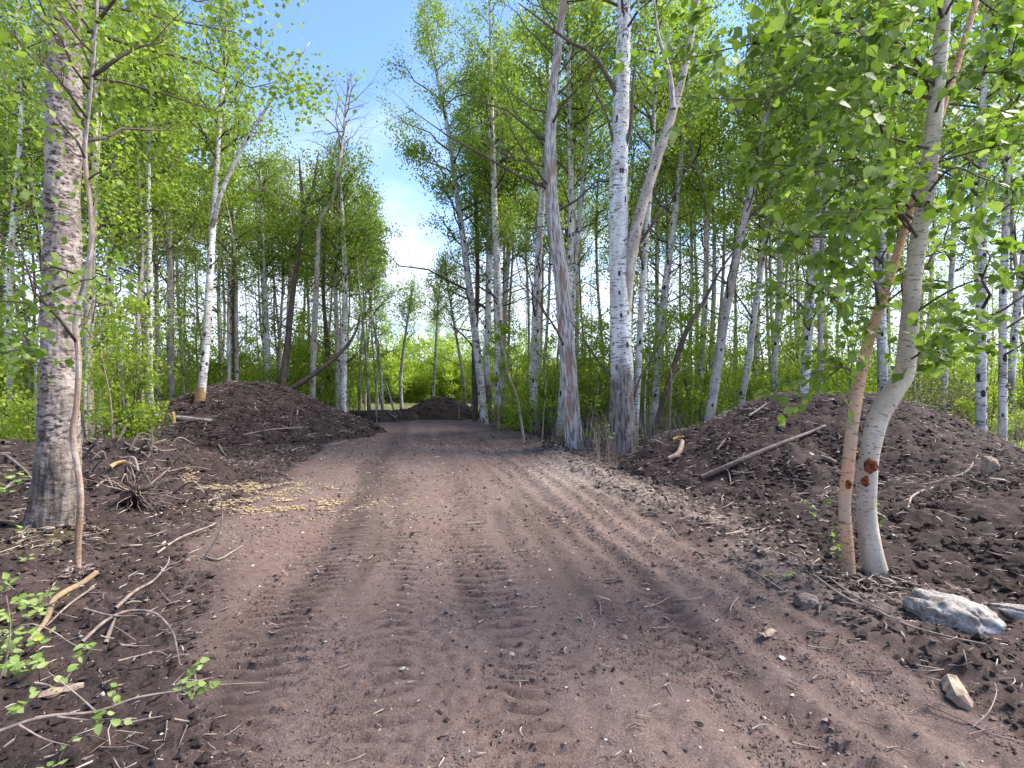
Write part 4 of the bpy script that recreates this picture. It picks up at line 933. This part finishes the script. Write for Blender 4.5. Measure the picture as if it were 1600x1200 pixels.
def wound(parent, px, py, Yc, rx, rz, seed):
    rg = np.random.default_rng(seed); c = at(px, py, Yc)
    nr, na = 7, 22; V = []
    for i in range(nr):
        for j in range(na):
            a = 2*np.pi*j/na; r = i/(nr-1); e = 1+.30*gnoise(np.cos(a)*1.2+seed, np.sin(a)*1.2, 3)+.12*gnoise(np.cos(a)*4+seed, np.sin(a)*4, 5)
            x = r*rx*np.cos(a)*e; z = r*rz*np.sin(a)*e
            V.append(c+[x, -.010*(1-r**2.2)+.35*abs(x)**1.5-.014*rg.uniform(0, 1)*(i < nr-1), z])
    ii = np.arange(nr*na).reshape(nr, na); jj = np.roll(ii, -1, 1)
    q = np.stack([ii[:-1], jj[:-1], jj[1:], ii[1:]], -1).reshape(-1, 4)
    return MB().add(V, q, smooth=False).build('wound', M['red_wound'], parent)
wound(nb_root, 1361, 728, YB-.076, .062, .060, 1); wound(nb_root, 1352, 752, YB-.076, .034, .046, 2); wound(ob_root, 1326, 757, YB-.096, .026, .035, 3)
wound(nb_root, 1449, 322, YB-.085, .022, .050, 4)['label'] = 'brown scar high on the trunk'
M['red_wound2'] = M['red_wound']
specs1 = [(.58, 1560, 500, 3.9), (.60, 1250, 330, 3.2), (.62, 1640, 420, 3.4), (.63, 1130, 250, 3.3), (.68, 1050, 150, 3.3), (.69, 1590, 300, 3.2), (.70, 1330, 200, 2.9),
          (.72, 1180, 90, 3.2), (.74, 1680, 240, 3.5), (.75, 1080, 40, 3.4), (.76, 1290, 60, 3.0), (.78, 1580, 120, 3.0), (.80, 1000, 110, 3.8), (.80, 1420, 20, 3.0), (.82, 1180, -60, 3.4), (.82, 1600, 10, 3.2), (.84, 1330, -60, 3.3),
          (.64, 1400, 330, 5.2), (.66, 1230, 280, 5.3), (.7, 1560, 220, 5.2), (.73, 1200, 130, 5.4), (.76, 1450, 110, 5.4), (.80, 1310, 20, 5.2), (.86, 1500, -80, 3.6), (.52, 1490, 560, 3.6)]
specs2 = [(.52, 1190, 470, 3.9), (.58, 1290, 400, 3.5), (.62, 1180, 350, 3.7), (.66, 1330, 280, 3.4), (.7, 1540, 380, 4.2), (.75, 1240, 200, 3.7), (.8, 1600, 200, 4.0), (.84, 1380, 130, 3.6), (.38, 1250, 590, 3.9)]
for root, pts, specs, seed, nleaf, npart in ((nb_root, pts1, specs1, 71, 3900, 290), (ob_root, pts2, specs2, 72, 1000, 120)):
    B, T = boughs(pts, specs, seed)
    for c in B:
        L = np.linalg.norm(c[-1]-c[0]); tubes(MB(), c[None], np.linspace(.0075+.003*L, .0016, 14)[None], 6, cap=False).build('branch', M['twig'], root)
    o = tubes(MB(), T, np.broadcast_to(np.linspace(.0032, .0010, 6), T.shape[:2]), 3, cap=False).build('twigs', M['twig'], root); o['kind'] = 'stuff'
    i = rng.integers(0, len(T), nleaf); s = rng.uniform(.12, 1, nleaf); k = np.minimum((s*5).astype(int), 4); f = (s*5-k)[:, None]
    P = T[i, k]*(1-f)+T[i, k+1]*f+rng.normal(0, .022, (nleaf, 3))
    pxl = 800+F*P[:, 0]/P[:, 1]; pyl = 600-F*(P[:, 2]-CAMH)/P[:, 1]
    tpx = np.interp(pyl, [0, 130, 280, 450, 575, 650, 720], [1474, 1463, 1450, 1425, 1414, 1374, 1358])
    hide = (np.abs(pxl-tpx) < 34) & (P[:, 1] < YB) & (rng.uniform(size=nleaf) < .72)
    P, T_, nleaf = P[~hide], T[i[~hide]], int((~hide).sum())
    d = unit(T_[:, 5]-T_[:, 0])*.7+rng.normal(0, .55, (nleaf, 3))+[0, 0, -.45]
    hang_leaves(root, P, d, rng.normal(0, .6, (nleaf, 3))+[0, -.15, .75], rng.uniform(.055, .098, nleaf), BIRCH_LEAF, LV, M['birch_leaf'], npart)

# crumbled soil and litter banked against the feet of the nearest trunks
for px, py, r_, n in ((84, 838, .24, 420), (1371, 903, .12, 260), (1327, 912, .08, 180), (973, 709, .36, 420), (897, 705, .30, 360), (121, 904, .05, 90)):
    b = on_ground(px, py); a = rng.uniform(0, 6.28, n); r = r_+np.abs(rng.normal(0, .10, n)); x, y = b[0]+r*np.cos(a), b[1]+r*np.sin(a)
    z = terrain(x, y)+.07*np.exp(-(r-r_)/.08)*rng.uniform(.2, 1, n)
    h = n*2//3
    tag(crumbs(MB(), np.stack([x, y, z], -1)[:h], .020*rng.lognormal(0, .35, h)).build('soil_crumbs', M['soil']), kind='stuff')
    splinters(x[h:], y[h:], z[h:], .09*rng.lognormal(0, .4, n-h), .004*rng.lognormal(0, .3, n-h), M['grit'], 'litter')

# ------------------------------------------------------------------ sticks, saplings and plants, one by one
def stick(name, label, px, w, mat='pale_twig', cat='stick', lift=.0, group=None, twigs=0, n=20, dz=None, pts=None, taper=.45, ns=7, seed=0):
    """px: photo pixels where the stick lies on the ground"""
    P = np.array(pts) if pts is not None else np.array([on_ground(a, b) for a, b in px])
    if pts is None:
        r0 = w/F*P[0, 1]/2; P[:, 2] += r0*.7+np.array(dz if dz is not None else [lift]*len(P))
    r0 = w/F*P[0, 1]/2
    root = thing(name, label, cat, tuple(P[0]), group)
    stem(MB(), P, [r0, r0*.9, r0*(1+taper)/2, r0*taper], n, ns, seed=seed+int(P[0, 0]*100)).build('stem', M[mat], root)
    if twigs:
        rg = np.random.default_rng(seed+9); sp = spline(P, 30)
        for k in range(twigs):
            i = rg.integers(6, 28); q0 = sp[i]; L = rg.uniform(.12, .4)*np.linalg.norm(P[-1]-P[0]); t = unit(sp[min(i+2, 29)]-sp[i-2])
            dr = unit(t+rg.normal(0, .6, 3)*[1, 1, .35]+[0, 0, .1]); s = np.linspace(0, 1, 5)[:, None]
            c = q0+dr*L*s+rg.normal(0, .04, (5, 3))*L*s; c[:, 2] = np.maximum(c[:, 2], terrain(c[:, 0], c[:, 1])+.005)
            tubes(MB(), c[None], np.linspace(r0*.5, r0*.15, 5)[None], 4).build('twig', M[mat], root)
    return root
stick('curved_root', 'thick curved orange and grey root lying by the foot of the slender stem at left', [(150, 902), (128, 920), (100, 935), (82, 950), (74, 975), (60, 995), (44, 1012)], 9, 'orange_root', lift=.02, seed=1)
stick('stick', 'straight pale stick lying beside the thick curved root at left', [(146, 924), (110, 953), (72, 985)], 4, seed=2, lift=.02)
stick('arched_branch', 'arched bare branch looping over the soil in the lower left', [(128, 1020), (165, 985), (200, 968), (240, 972), (268, 1000), (276, 1030), (281, 1060)], 5.5, 'root', lift=.05, twigs=5, seed=3)
stick('stick', 'thin pale stick across the top of the arched bare branch in the lower left', [(131, 971), (175, 979), (214, 982)], 3.2, seed=4, lift=.06)
stick('bent_twig', 'long thin bent twig standing up against the track edge at left', None, 3.2, 'pale_twig', seed=5, twigs=3,
      pts=[on_ground(288, 918)+[0, 0, .0], on_ground(288, 918)+[.13, .05, .22], on_ground(288, 918)+[.24, .07, .42], on_ground(288, 918)+[.26, .07, .62], on_ground(288, 918)+[.23, .07, .72]])
stick('stick', 'forked pale stick lying on the dark soil left of the track', [(245, 872), (282, 846), (330, 828), (338, 822)], 4, twigs=3, seed=6, lift=.03)
stick('stick', 'bent pale stick at the left track edge, below the long bent twig', [(318, 872), (340, 878), (362, 866), (379, 856)], 3.6, seed=7, lift=.01)
stick('branch', 'dark dead branch with side twigs lying left of the track near the arched branch', [(180, 960), (210, 935), (240, 915), (262, 888), (264, 878)], 6, 'root', twigs=4, seed=8, lift=.03)
stick('stick', 'straight thin root among the crumbled soil left of the arched branch', [(165, 1012), (172, 990), (180, 968)], 7, 'root', seed=9, lift=.0)
stick('branch', 'wiry branched twig at the lower left beside the leafy spray', [(185, 1042), (215, 1035), (245, 1028), (262, 1035)], 3, twigs=4, seed=10, lift=.03)
stick('log', 'long pale barked log lying diagonally across the flank of the right mound', [(1097, 752), (1140, 733), (1180, 715), (1230, 695), (1270, 680), (1290, 671)], 9, 'root', cat='log', lift=.02, seed=11, n=40)
stick('stick', 'forked pale stick poking out of the top left of the right mound', [(1170, 655), (1185, 645), (1198, 635)], 4, seed=12, twigs=2, lift=.04)
stick('stick', 'short brown stick on the right mound above the diagonal log', [(1120, 708), (1128, 698), (1134, 690)], 4, 'root', seed=13, lift=.03)
stick('stick', 'stubby round stick end on the right mound just left of the orange stem', [(1283, 719), (1295, 723), (1304, 728)], 8, 'root', seed=14, lift=.02, taper=.9)
stick('branch', 'curved thin root hanging down the dark right mound right of the near birch', [(1460, 765), (1440, 772), (1424, 782), (1418, 798), (1398, 812)], 4, 'pale_twig', seed=15, twigs=2, lift=.02)
stick('branch', 'long thin root running along the right mound right of the near birch', [(1390, 768), (1430, 766), (1475, 755), (1510, 742), (1522, 725), (1528, 715)], 3.5, 'root', seed=16, lift=.03, twigs=2)
stick('stick', 'pale stake leaning upright at the right end of the small far mound', None, 3.5, 'pale_twig', seed=17, pts=[at(717, 655, 22.8), at(717, 640, 22.8), at(718, 628, 22.85)])
stick('stick', 'short pale stick in front of the small far mound, left of it', [(620, 657), (612, 651), (605, 646)], 3, seed=18, lift=.04)
stick('stick', 'long pale thin stick lying from the orange birch foot towards the white boulder', [(1272, 905), (1320, 940), (1375, 965), (1420, 985), (1475, 1003), (1540, 1018)], 4.2, 'pale_twig', seed=19, lift=.02, n=40)
stick('stick', 'second thin stick parallel to the long pale one by the orange birch foot', [(1290, 905), (1330, 935), (1370, 958), (1400, 970)], 3, 'pale_twig', seed=20, lift=.02)
stick('stick', 'thin pale stick along the right track edge, well left of the birch pair', [(1170, 893), (1200, 912), (1228, 930)], 3.4, seed=21, lift=.01)
stick('stick', 'long thin stalk along the lower right edge of the ground past the wood chunk', [(1450, 1108), (1500, 1130), (1550, 1152), (1600, 1168)], 2.6, seed=22, lift=.01)
stick('stick', 'thin looping stalk right of the wood chunk in the lower right', None, 2.2, 'pale_twig', seed=23, pts=[on_ground(1520, 1140), on_ground(1545, 1130)+[0, 0, .05], on_ground(1557, 1110)+[0, 0, .08], on_ground(1553, 1090)+[0, 0, .06], on_ground(1548, 1085)])
stick('branch', 'forked dry twig on the dark soil in front of the left mound', [(380, 684), (420, 676), (470, 672), (500, 673)], 3, twigs=5, seed=24, lift=.05)
stick('stick', 'pale root lying in front of the foot of the big forking aspen, to its right', [(993, 691), (1010, 689), (1025, 693), (1035, 697)], 3.2, seed=25, lift=.03)
stick('curled_bark', 'curled strip of pale yellow wood standing out of the soil left of the right mound', [(1045, 726), (1058, 718), (1064, 707), (1066, 697)], 9, 'tan_wood', cat='wood scrap', seed=26, lift=.05, taper=.8)
stick('wood_scrap', 'flat yellow split piece of wood beside the curled pale strip left of the right mound', [(1052, 700), (1060, 697), (1068, 695)], 6, 'raw_wood', cat='wood scrap', seed=27, lift=.12, taper=.6)
stick('stick', 'yellowish split stick on the brush heap right of the thick far-left trunk', [(172, 741), (183, 735), (196, 731)], 7, 'raw_wood', seed=28, lift=.08, taper=.5)
rg_b = np.random.default_rng(17)
for k, (px, w) in enumerate([([(205, 690), (225, 683), (240, 690), (250, 712)], 3), ([(210, 712), (235, 706), (262, 718)], 3), ([(195, 700), (222, 715), (252, 742)], 3), ([(140, 700), (165, 690), (190, 694)], 4), ([(150, 770), (165, 760), (185, 755)], 4),
                             ([(262, 745), (300, 738), (330, 742)], 2.5), ([(215, 735), (240, 728), (275, 730)], 3), ([(10, 720), (40, 745), (55, 765)], 4), ([(0, 780), (25, 760), (50, 758)], 4), ([(5, 700), (20, 690), (30, 680)], 5)]):
    stick('brush_stick', 'thin tangled stick in the brush heap around the thick far-left trunk', px, w, 'root' if k % 2 else 'pale_twig', lift=.07, group='sticks of the brush heap', twigs=3, seed=40+k)
for k in range(26):
    a0, b0 = rg_b.uniform(132, 292), rg_b.uniform(684, 790); a = rg_b.uniform(-3.14, 3.14); L = rg_b.uniform(22, 60)
    stick('brush_stick', ('dark' if k % 3 else 'pale')+' tangled stick in the brush heap right of the thick far-left trunk', [(a0, b0), (a0+L*.5*math.cos(a)+rg_b.uniform(-6, 6), b0+L*.25*math.sin(a)), (a0+L*math.cos(a), b0+L*.5*math.sin(a))], rg_b.uniform(2, 5), 'twig' if k % 3 else 'pale_twig', group='dark sticks of the brush heap' if k % 3 else 'pale sticks of the brush heap', twigs=2, seed=90+k, n=10, ns=5, dz=[rg_b.uniform(0, .1), rg_b.uniform(.05, .3), rg_b.uniform(0, .2)])
# many small twigs scattered, grouped by where they lie
rs = random.Random(12)
for (x0, x1, y0, y1, n, lab, grp) in ((60, 340, 880, 1180, 34, 'small dry twig on the crumbled soil of the lower left verge', 'twigs on the left verge'), (900, 1300, 730, 960, 34, 'small dry twig among the pale litter between the track and the right mound', 'twigs right of the track'),
                                      (1080, 1590, 670, 830, 22, 'small dry twig on the flank of the right mound', 'twigs on the right mound'), (250, 560, 625, 720, 22, 'small pale twig on or before the left mound', 'twigs by the left mound'), (400, 1100, 820, 1180, 20, 'small pale wood sliver pressed into the dirt track', 'slivers on the track'), (1150, 1590, 960, 1180, 22, 'thin dry stalk on the lower right verge', 'stalks on the lower right verge')):
    for k in range(n):
        px, py = rs.uniform(x0, x1), rs.uniform(y0, y1); a = rs.uniform(-.6, .6)+(0 if rs.random() < .7 else 1.3); L = rs.uniform(8, 26)*(.5 if 'track' in grp and 'on' in grp else 1)*(.6+.4*(py-600)/400)
        dx, dy = L*math.cos(a), L*math.sin(a)*.6
        if py-abs(dy) < 628 and x0 < 1000: continue
        stick('twig', lab, [(px-dx, py-dy), (px+rs.uniform(-3, 3), py+rs.uniform(-3, 3)), (px+dx, py+dy)], rs.uniform(1.8, 3.4), rs.choice(['pale_twig', 'pale_twig', 'root']), cat='twig', lift=.012, group=grp, n=8, ns=5, seed=k)

# thin saplings seen singly
def sapling(label, pts, Y, w, mat, nl=0, seed=0, leaf='shrub_leaf', size=.07, group=None, branches=()):
    p = pixel_path(pts, Y, -9, z_under=.08, seed=seed); r = w/F*Y/2
    root = thing('sapling', label, 'sapling', tuple(p[0]), group); sp = spline(p, 30)
    stem(MB(), p, [r, r*.8, r*.5, r*.25], 30, 6, seed=seed).build('trunk', M[mat], root)
    for bp in branches:
        c = spline([at(a, b, Y) for a, b in bp], 8); tubes(MB(), c[None], np.linspace(r*.6, r*.2, 8)[None], 5).build('branch', M[mat], root)
    if nl:
        mb = MB(); z = np.maximum.accumulate(sp[:, 2])+np.arange(30)*1e-5
        crown_parts(mb, sp, z, z[8], .7, nl, seed, size, nb=10, nsub=3, jit=.07, tw=.6); mb.build('crown', [M['twig'], M[leaf]], root)['kind'] = 'stuff'
    return root
sapling('pale crooked bare sapling between the trunk clump and the snag', [(819, 692), (813, 650), (806, 615), (794, 585), (788, 550), (780, 520)], 13.5, 5, 'pale_twig', 0, 81)
sapling('thin pale sapling with one side shoot right of the big forking aspen', [(1046, 697), (1046, 650), (1049, 600), (1046, 550), (1043, 520)], 12.2, 4, 'pale_twig', 90, 82, branches=[[(1049, 600), (1060, 582), (1080, 571), (1092, 567)]])
sapling('leafy young sapling at the foot of the trunk clump, fresh green', [(782, 560), (783, 530), (786, 500)], 17, 5, 'dead_wood', 1100, 83, 'young_sunlit_leaf', .09)
sapling('bent bare sapling in the thicket left of the left mound', [(192, 690), (193, 640), (190, 560), (196, 500), (205, 440)], 10.5, 5, 'dead_wood', 300, 84)
sapling('straight thin sapling in the thicket beside the thick far-left trunk', [(176, 688), (172, 620), (160, 560), (156, 500)], 9.8, 3.2, 'pale_twig', 180, 85)
sapling('thin leaning sapling in the bright gap left of the small far mound', [(615, 640), (605, 605), (598, 590), (590, 570)], 25.5, 4, 'white_bark', 0, 86)
sapling('thin sapling standing left of the snag, nearly leafless', [(847, 690), (850, 640), (853, 590), (850, 540)], 13.2, 2.6, 'pale_twig', 60, 87)
sapling('thin sapling between the snag and the big aspen', [(920, 700), (924, 660), (934, 610), (930, 570)], 12.6, 3, 'pale_twig', 60, 88)

# low plants with leaves big enough to see one by one
def sprout(label, px, py, h, n, seed, size=.05, mats=PALE_LEAF, spread=.16, Yfix=None, name='leafy_sprout', group=None):
    rg = np.random.default_rng(seed); g = on_ground(px, py) if Yfix is None else at(px, py, Yfix)
    root = thing(name, label, 'plant', tuple(g), group); ns_ = max(2, n//6); tips = []
    for k in range(ns_):
        d = unit(rg.normal(0, spread/h*1.3, 3)*[1, 1, 0]+[0, 0, 1])*h*rg.uniform(.6, 1); s = np.linspace(0, 1, 5)[:, None]
        c = g+d*s+rg.normal(0, .01, (5, 3))*s; tips.append(c)
        tubes(MB(), c[None], np.linspace(.0035, .0014, 5)[None], 4).build('stalk', M['twig'], root)
    for k in range(n):
        c = tips[k % ns_]; p = c[rg.integers(2, 5)]+rg.normal(0, .012, 3)
        d = unit(rg.normal(0, 1, 3)*[1, 1, .3]+[0, 0, .12]); nn = np.array([0, -.1, 1])+rg.normal(0, .25, 3)
        fr = leaf_frames(p[None], d[None], nn[None], np.array([size*rg.uniform(.7, 1.25)]))[0]
        m = Matrix.Identity(4)
        for r in range(3):
            for c2 in range(3): m[r][c2] = fr[r, c2]
        m.translation = Vector(p+d*size*.3); place('leaf', mats[rg.integers(0, len(mats))], root, m)
    return root
sprout('bright leafy plant left of the thick trunk, halfway down its foot', 18, 780, .42, 34, 1, .085, spread=.24)
sprout('small dull sprout at the left side of the foot of the thick trunk', 40, 840, .14, 12, 2, .05)
sprout('fresh green leafy clump at the left edge above the curved root', 22, 985, .24, 40, 3, .05, spread=.2)
sprout('lower leafy clump at the left edge beside the yellow flower', 14, 1060, .22, 34, 4, .055, spread=.16)
sprout('tiny yellowish sprout on the moss at the foot of the thick trunk', 66, 862, .07, 8, 5, .035)
sprout('tiny sprout on the mossy soil left of the slender stem', 32, 880, .08, 9, 6, .04)
sprout('small green sprout growing at the foot of the orange birch stem', 1310, 872, .28, 14, 7, .05, BIRCH_LEAF)
sprout('leafy shoot at the foot of the near cream birch, on its right', 1378, 850, .46, 22, 8, .055, BIRCH_LEAF, spread=.12)
sprout('leafy shoot in front of the right mound, left of the orange birch stem', 1292, 838, .42, 30, 9, .042, BIRCH_LEAF, spread=.22)
sprout('small leaf pair sprout on the soil left of the birch pair', 1232, 898, .07, 6, 10, .045)
sprout('tiny round green sprout on the litter at the right side of the track', 1195, 903, .04, 4, 11, .035)
sprout('bright green shoot at the left side of the big forking aspen foot', 948, 708, .75, 60, 12, .09, spread=.25)
sprout('small green shoot at the right side of the big forking aspen foot', 1000, 704, .35, 18, 13, .08)
sprout('sprawling pale green leafy clump in the lower left, behind the long leafy branch', 40, 1025, .26, 46, 15, .05, spread=.26)
sprout('small leafy tuft between the curved root and the left edge', 60, 960, .2, 26, 16, .045, spread=.18)
sprout('small green sprout by the bottom left corner of the photo', 92, 1192, .10, 8, 14, .045)

# the leafy spray reaching in from the left bottom corner
sr = thing('leafy_branch', 'long thin branch with pale green leaf pairs reaching in from the lower left corner', 'branch', tuple(at(-20, 1150, 2.05)))
main = spline([at(-60, 1165, 2.0), at(0, 1142, 2.05), at(70, 1120, 2.1), at(150, 1112, 2.15), at(215, 1090, 2.2), at(290, 1078, 2.25), at(345, 1070, 2.3), at(420, 1066, 2.35)], 40)
tubes(MB(), main[None], np.linspace(.0085, .0014, 40)[None], 6).build('stem', M['pale_twig'], sr)
side = [([(150, 1112), (120, 1085), (95, 1065), (76, 1050)], 2.12), ([(265, 1080), (290, 1062), (320, 1042), (366, 1019)], 2.28), ([(30, 1133), (70, 1155), (110, 1165)], 2.05), ([(90, 1120), (140, 1125), (180, 1122)], 2.1), ([(0, 1000), (40, 975), (80, 985), (120, 1010), (160, 1016)], 2.3), ([(0, 1060), (12, 1020), (16, 975), (10, 930)], 2.2), ([(175, 1105), (178, 1095), (182, 1085)], 2.15)]
for bp, yy in side:
    c = spline([at(a, b, yy) for a, b in bp], 10); tubes(MB(), c[None], np.linspace(.0045, .0012, 10)[None], 5).build('twig', M['pale_twig'], sr)
rg = np.random.default_rng(99)
for (lx, ly, n, yy) in ((155, 1120, 9, 2.13), (185, 1085, 5, 2.13), (300, 1075, 7, 2.24), (320, 1078, 5, 2.27), (305, 1045, 6, 2.25), (135, 1018, 9, 2.3), (82, 1080, 3, 2.1), (45, 1092, 4, 2.1), (25, 1110, 4, 2.08), (100, 1046, 5, 2.2), (60, 1030, 8, 2.2), (20, 1040, 10, 2.15), (10, 1000, 8, 2.2), (30, 940, 9, 2.3), (12, 910, 8, 2.3), (65, 935, 7, 2.4), (195, 1128, 2, 2.15), (282, 1074, 3, 2.22)):
    for k in range(n):
        p = at(lx, ly, yy)+rg.normal(0, .016, 3); d = unit(rg.normal(0, 1, 3)*[1, .8, .55]); nn = np.array([.1, -.55, .8])+rg.normal(0, .3, 3)
        fr = leaf_frames(p[None], d[None], nn[None], np.array([rg.uniform(.030, .048)]))[0]
        m = Matrix.Identity(4)
        for r in range(3):
            for c2 in range(3): m[r][c2] = fr[r, c2]
        m.translation = Vector(p); place('leaf', PALE_LEAF[rg.integers(0, 4)], sr, m)
# the leafy bough hanging in at the left edge before the thick trunk
hb = thing('leafy_branch', 'leafy bough hanging in from the left edge in front of the thick rough trunk', 'branch', tuple(at(-40, 420, 4.4)))
bp = []
for k, (a, b, e, f2, yy) in enumerate(((-60, 470, 160, 505, 4.3), (-60, 400, 110, 440, 4.6), (-60, 350, 130, 330, 4.7), (-40, 560, 90, 560, 4.5), (-60, 520, 60, 540, 4.6), (-60, 300, 60, 270, 4.8), (60, 470, 190, 430, 4.1))):
    c = spline([at(a, b, yy), at((a+e)/2, (b+f2)/2-12, yy-.1), at(e, f2, yy-.2)], 12)+rg.normal(0, .012, (12, 3)); bp.append(c)
    tubes(MB(), c[None], np.linspace(.010, .002, 12)[None], 5).build('twig', M['twig'], hb)
bp = np.array(bp); n = 330; i = rg.integers(0, len(bp), n); k = rg.integers(2, 12, n)
P = bp[i, k]+rg.normal(0, .085, (n, 3))
hang_leaves(hb, P, rg.normal(0, 1, (n, 3))+[.3, 0, -.4], rg.normal(0, .5, (n, 3))+[0, -.2, .8], rg.uniform(.055, .085, n), BIRCH_LEAF, LV, M['birch_leaf'], 150)

# uprooted root wad in the brush heap
rw = thing('root_wad', 'uprooted wad of spiky pale roots fanning out beside the brush heap at left', 'roots', tuple(on_ground(205, 800)))
g = on_ground(200, 796)+[0, .1, .18]
for k in range(46):
    d = unit(rg.normal(0, 1, 3)*[1, .5, .6]+[.75, -.55, .05]); L = rg.uniform(.25, .62); s = np.linspace(0, 1, 5)[:, None]
    c = g+d*(.05+L*s)+rg.normal(0, .03, (5, 3))*s; c[:, 2] = np.maximum(c[:, 2], terrain(c[:, 0], c[:, 1])+.004)
    tubes(MB(), c[None], np.linspace(rg.uniform(.008, .014), .003, 5)[None], 4).build('root', M['root'], rw)
clods(MB(), np.array([g+[-.05, .08, -.08]]), .2).build('root_core', M['soil'], rw)
# hewn log and stake in front of the left mound
lg = stick('log', 'straight pale log lying at the left end of the left mound, by the stake', None, 8, 'dead_wood', cat='log', seed=31, pts=[on_ground(238, 656)+[0, 0, .10], on_ground(285, 660)+[0, 0, .10], on_ground(331, 664)+[0, 0, .10]], taper=.8)
sk = thing('stake', 'short orange hewn stake standing in front of the pale log at the left mound', 'stake', tuple(on_ground(271, 664)))
b = on_ground(271, 664)
stem(MB(), [b+[0, 0, -.1], b+[0, 0, .15], b+[-.02, 0, .33]], [.055, .052, .045], 12, 5, seed=4).build('stump', M['raw_wood'], sk)

# boulders and a peeled log end
def boulder(label, px, py, sx, sy, sz, rot, seed, mat='rock', name='boulder', tilt=0., sink=.25):
    n1, n2 = 64, 36; th = np.linspace(0, 2*np.pi, n1, endpoint=False); ph_ = np.linspace(.02, np.pi-.02, n2)
    TH, PH = np.meshgrid(th, ph_); d = np.stack([np.sin(PH)*np.cos(TH), np.sin(PH)*np.sin(TH), np.cos(PH)], -1)
    ck = cells(d[..., 0]*2.1+seed, d[..., 1]*2.1+d[..., 2]*1.7, seed)[0]
    r = 1-.22*ck+.20*gnoise(d[..., 0]*1.3+seed, d[..., 1]*1.3+d[..., 2], seed)+.07*gnoise(d[..., 0]*4, d[..., 1]*4+d[..., 2]*3, seed+1)+.03*gnoise(d[..., 0]*11, d[..., 1]*11+d[..., 2]*7, seed+2)
    V = np.sign(d)*np.abs(d)**.8*r[..., None]*[sx, sy, sz]
    c, s = math.cos(tilt), math.sin(tilt); V = np.stack([V[..., 0]*c+V[..., 2]*s, V[..., 1], -V[..., 0]*s+V[..., 2]*c], -1)
    c, s = math.cos(rot), math.sin(rot); V = np.stack([V[..., 0]*c-V[..., 1]*s, V[..., 0]*s+V[..., 1]*c, V[..., 2]], -1)
    g = on_ground(px, py); V = V+g+[0, 0, sz*(1-2*sink)]
    ii = np.arange(n1*n2).reshape(n2, n1); jj = np.roll(ii, -1, 1)
    q = np.stack([ii[:-1], ii[1:], jj[1:], jj[:-1]], -1).reshape(-1, 4)
    o = MB().add(V-g, q).build(name, M[mat]); o.location = g; tag(o, label, 'rock'); return o
boulder('flat white and dark blotched boulder half buried at the lower right', 1486, 975, .25, .20, .15, -.45, 14, tilt=.10, sink=.40)
boulder('pale edge of a buried rock right of the flat blotched boulder', 1588, 958, .14, .07, .05, -.6, 5, sink=.5)
boulder('pale pinkish peeled log end sitting high on the right mound near the right edge', 1547, 742, .085, .07, .13, .3, 7, 'tan_wood', sink=.2)  # a peeled log end, built with the stone shape
boulder('brown earthy stone below the foot of the orange birch stem', 1260, 945, .085, .075, .055, .2, 9, 'pale_soil', sink=.35)
boulder('small white stone beside the slender stem foot at left', 108, 894, .035, .03, .02, 0, 11, 'rock', sink=.3)
# split wood chunk at the lower right
def chunk(label, px, py, L, W, T, rot, name='wood_chunk', mat='tan_wood'):
    g = on_ground(px, py); rg = np.random.default_rng(px); n = 7; V = []
    for k in range(n):
        for (a, c) in ((-1, 0), (-.3, 1), (.5, .9), (1, .1), (.4, -.6), (-.6, -.6)):
            e = 1-.25*(k in (0, n-1)); V.append([(k/(n-1)-.5)*L+rg.normal(0, .008)*(k in (0, n-1)), a*W/2*e+rg.normal(0, .005), c*T*e+rg.normal(0, .004)+T*.4])
    V = np.array(V); c, s = math.cos(rot), math.sin(rot); V = np.stack([V[:, 0]*c-V[:, 1]*s, V[:, 0]*s+V[:, 1]*c, V[:, 2]], -1)
    ii = np.arange(n*6).reshape(n, 6); jj = np.roll(ii, -1, 1)
    q = np.stack([ii[:-1], jj[:-1], jj[1:], ii[1:]], -1).reshape(-1, 4)
    mb = MB().add(V, q, smooth=False); mb.f.append((np.array([ii[0, ::-1], ii[-1]]), None, 0, None, False))
    o = mb.build(name, M[mat]); o.location = g; tag(o, label, 'wood chunk')
chunk('split chunk of pale brown wood lying on the verge at the lower right', 1494, 1092, .20, .10, .055, 1.05)
chunk('small pale splinter of wood on the left verge beside the leafy branch', 98, 1082, .17, .035, .02, .5, 'wood_splinter')
chunk('pale flat wood scrap on the track edge, left of the blotched boulder', 1200, 992, .13, .05, .012, .5, 'wood_scrap')
# yellow flower
fw = thing('dandelion', 'single yellow dandelion flower in the leafy clump at the left edge', 'flower', tuple(at(59, 1004, 2.28)-[0, 0, .1]))
h0 = at(59, 1000, 2.28)
tubes(MB(), np.linspace(h0-[.01, -.02, .2], h0, 5)[None], np.full((1, 5), .0025), 4).build('stalk', M['twig'], fw)
mb = MB()
for k in range(26):
    a = k*GA; r = .017*(.4+.6*(k/26)); d = np.array([math.cos(a), math.sin(a), .35]); s = np.array([-math.sin(a), math.cos(a), 0])*.003
    mb.add([h0, h0+d*r*.7-s, h0+d*r, h0+d*r*.7+s], [[0, 1, 2, 3]], smooth=False)
mb.build('flower_head', M['petal'], fw)
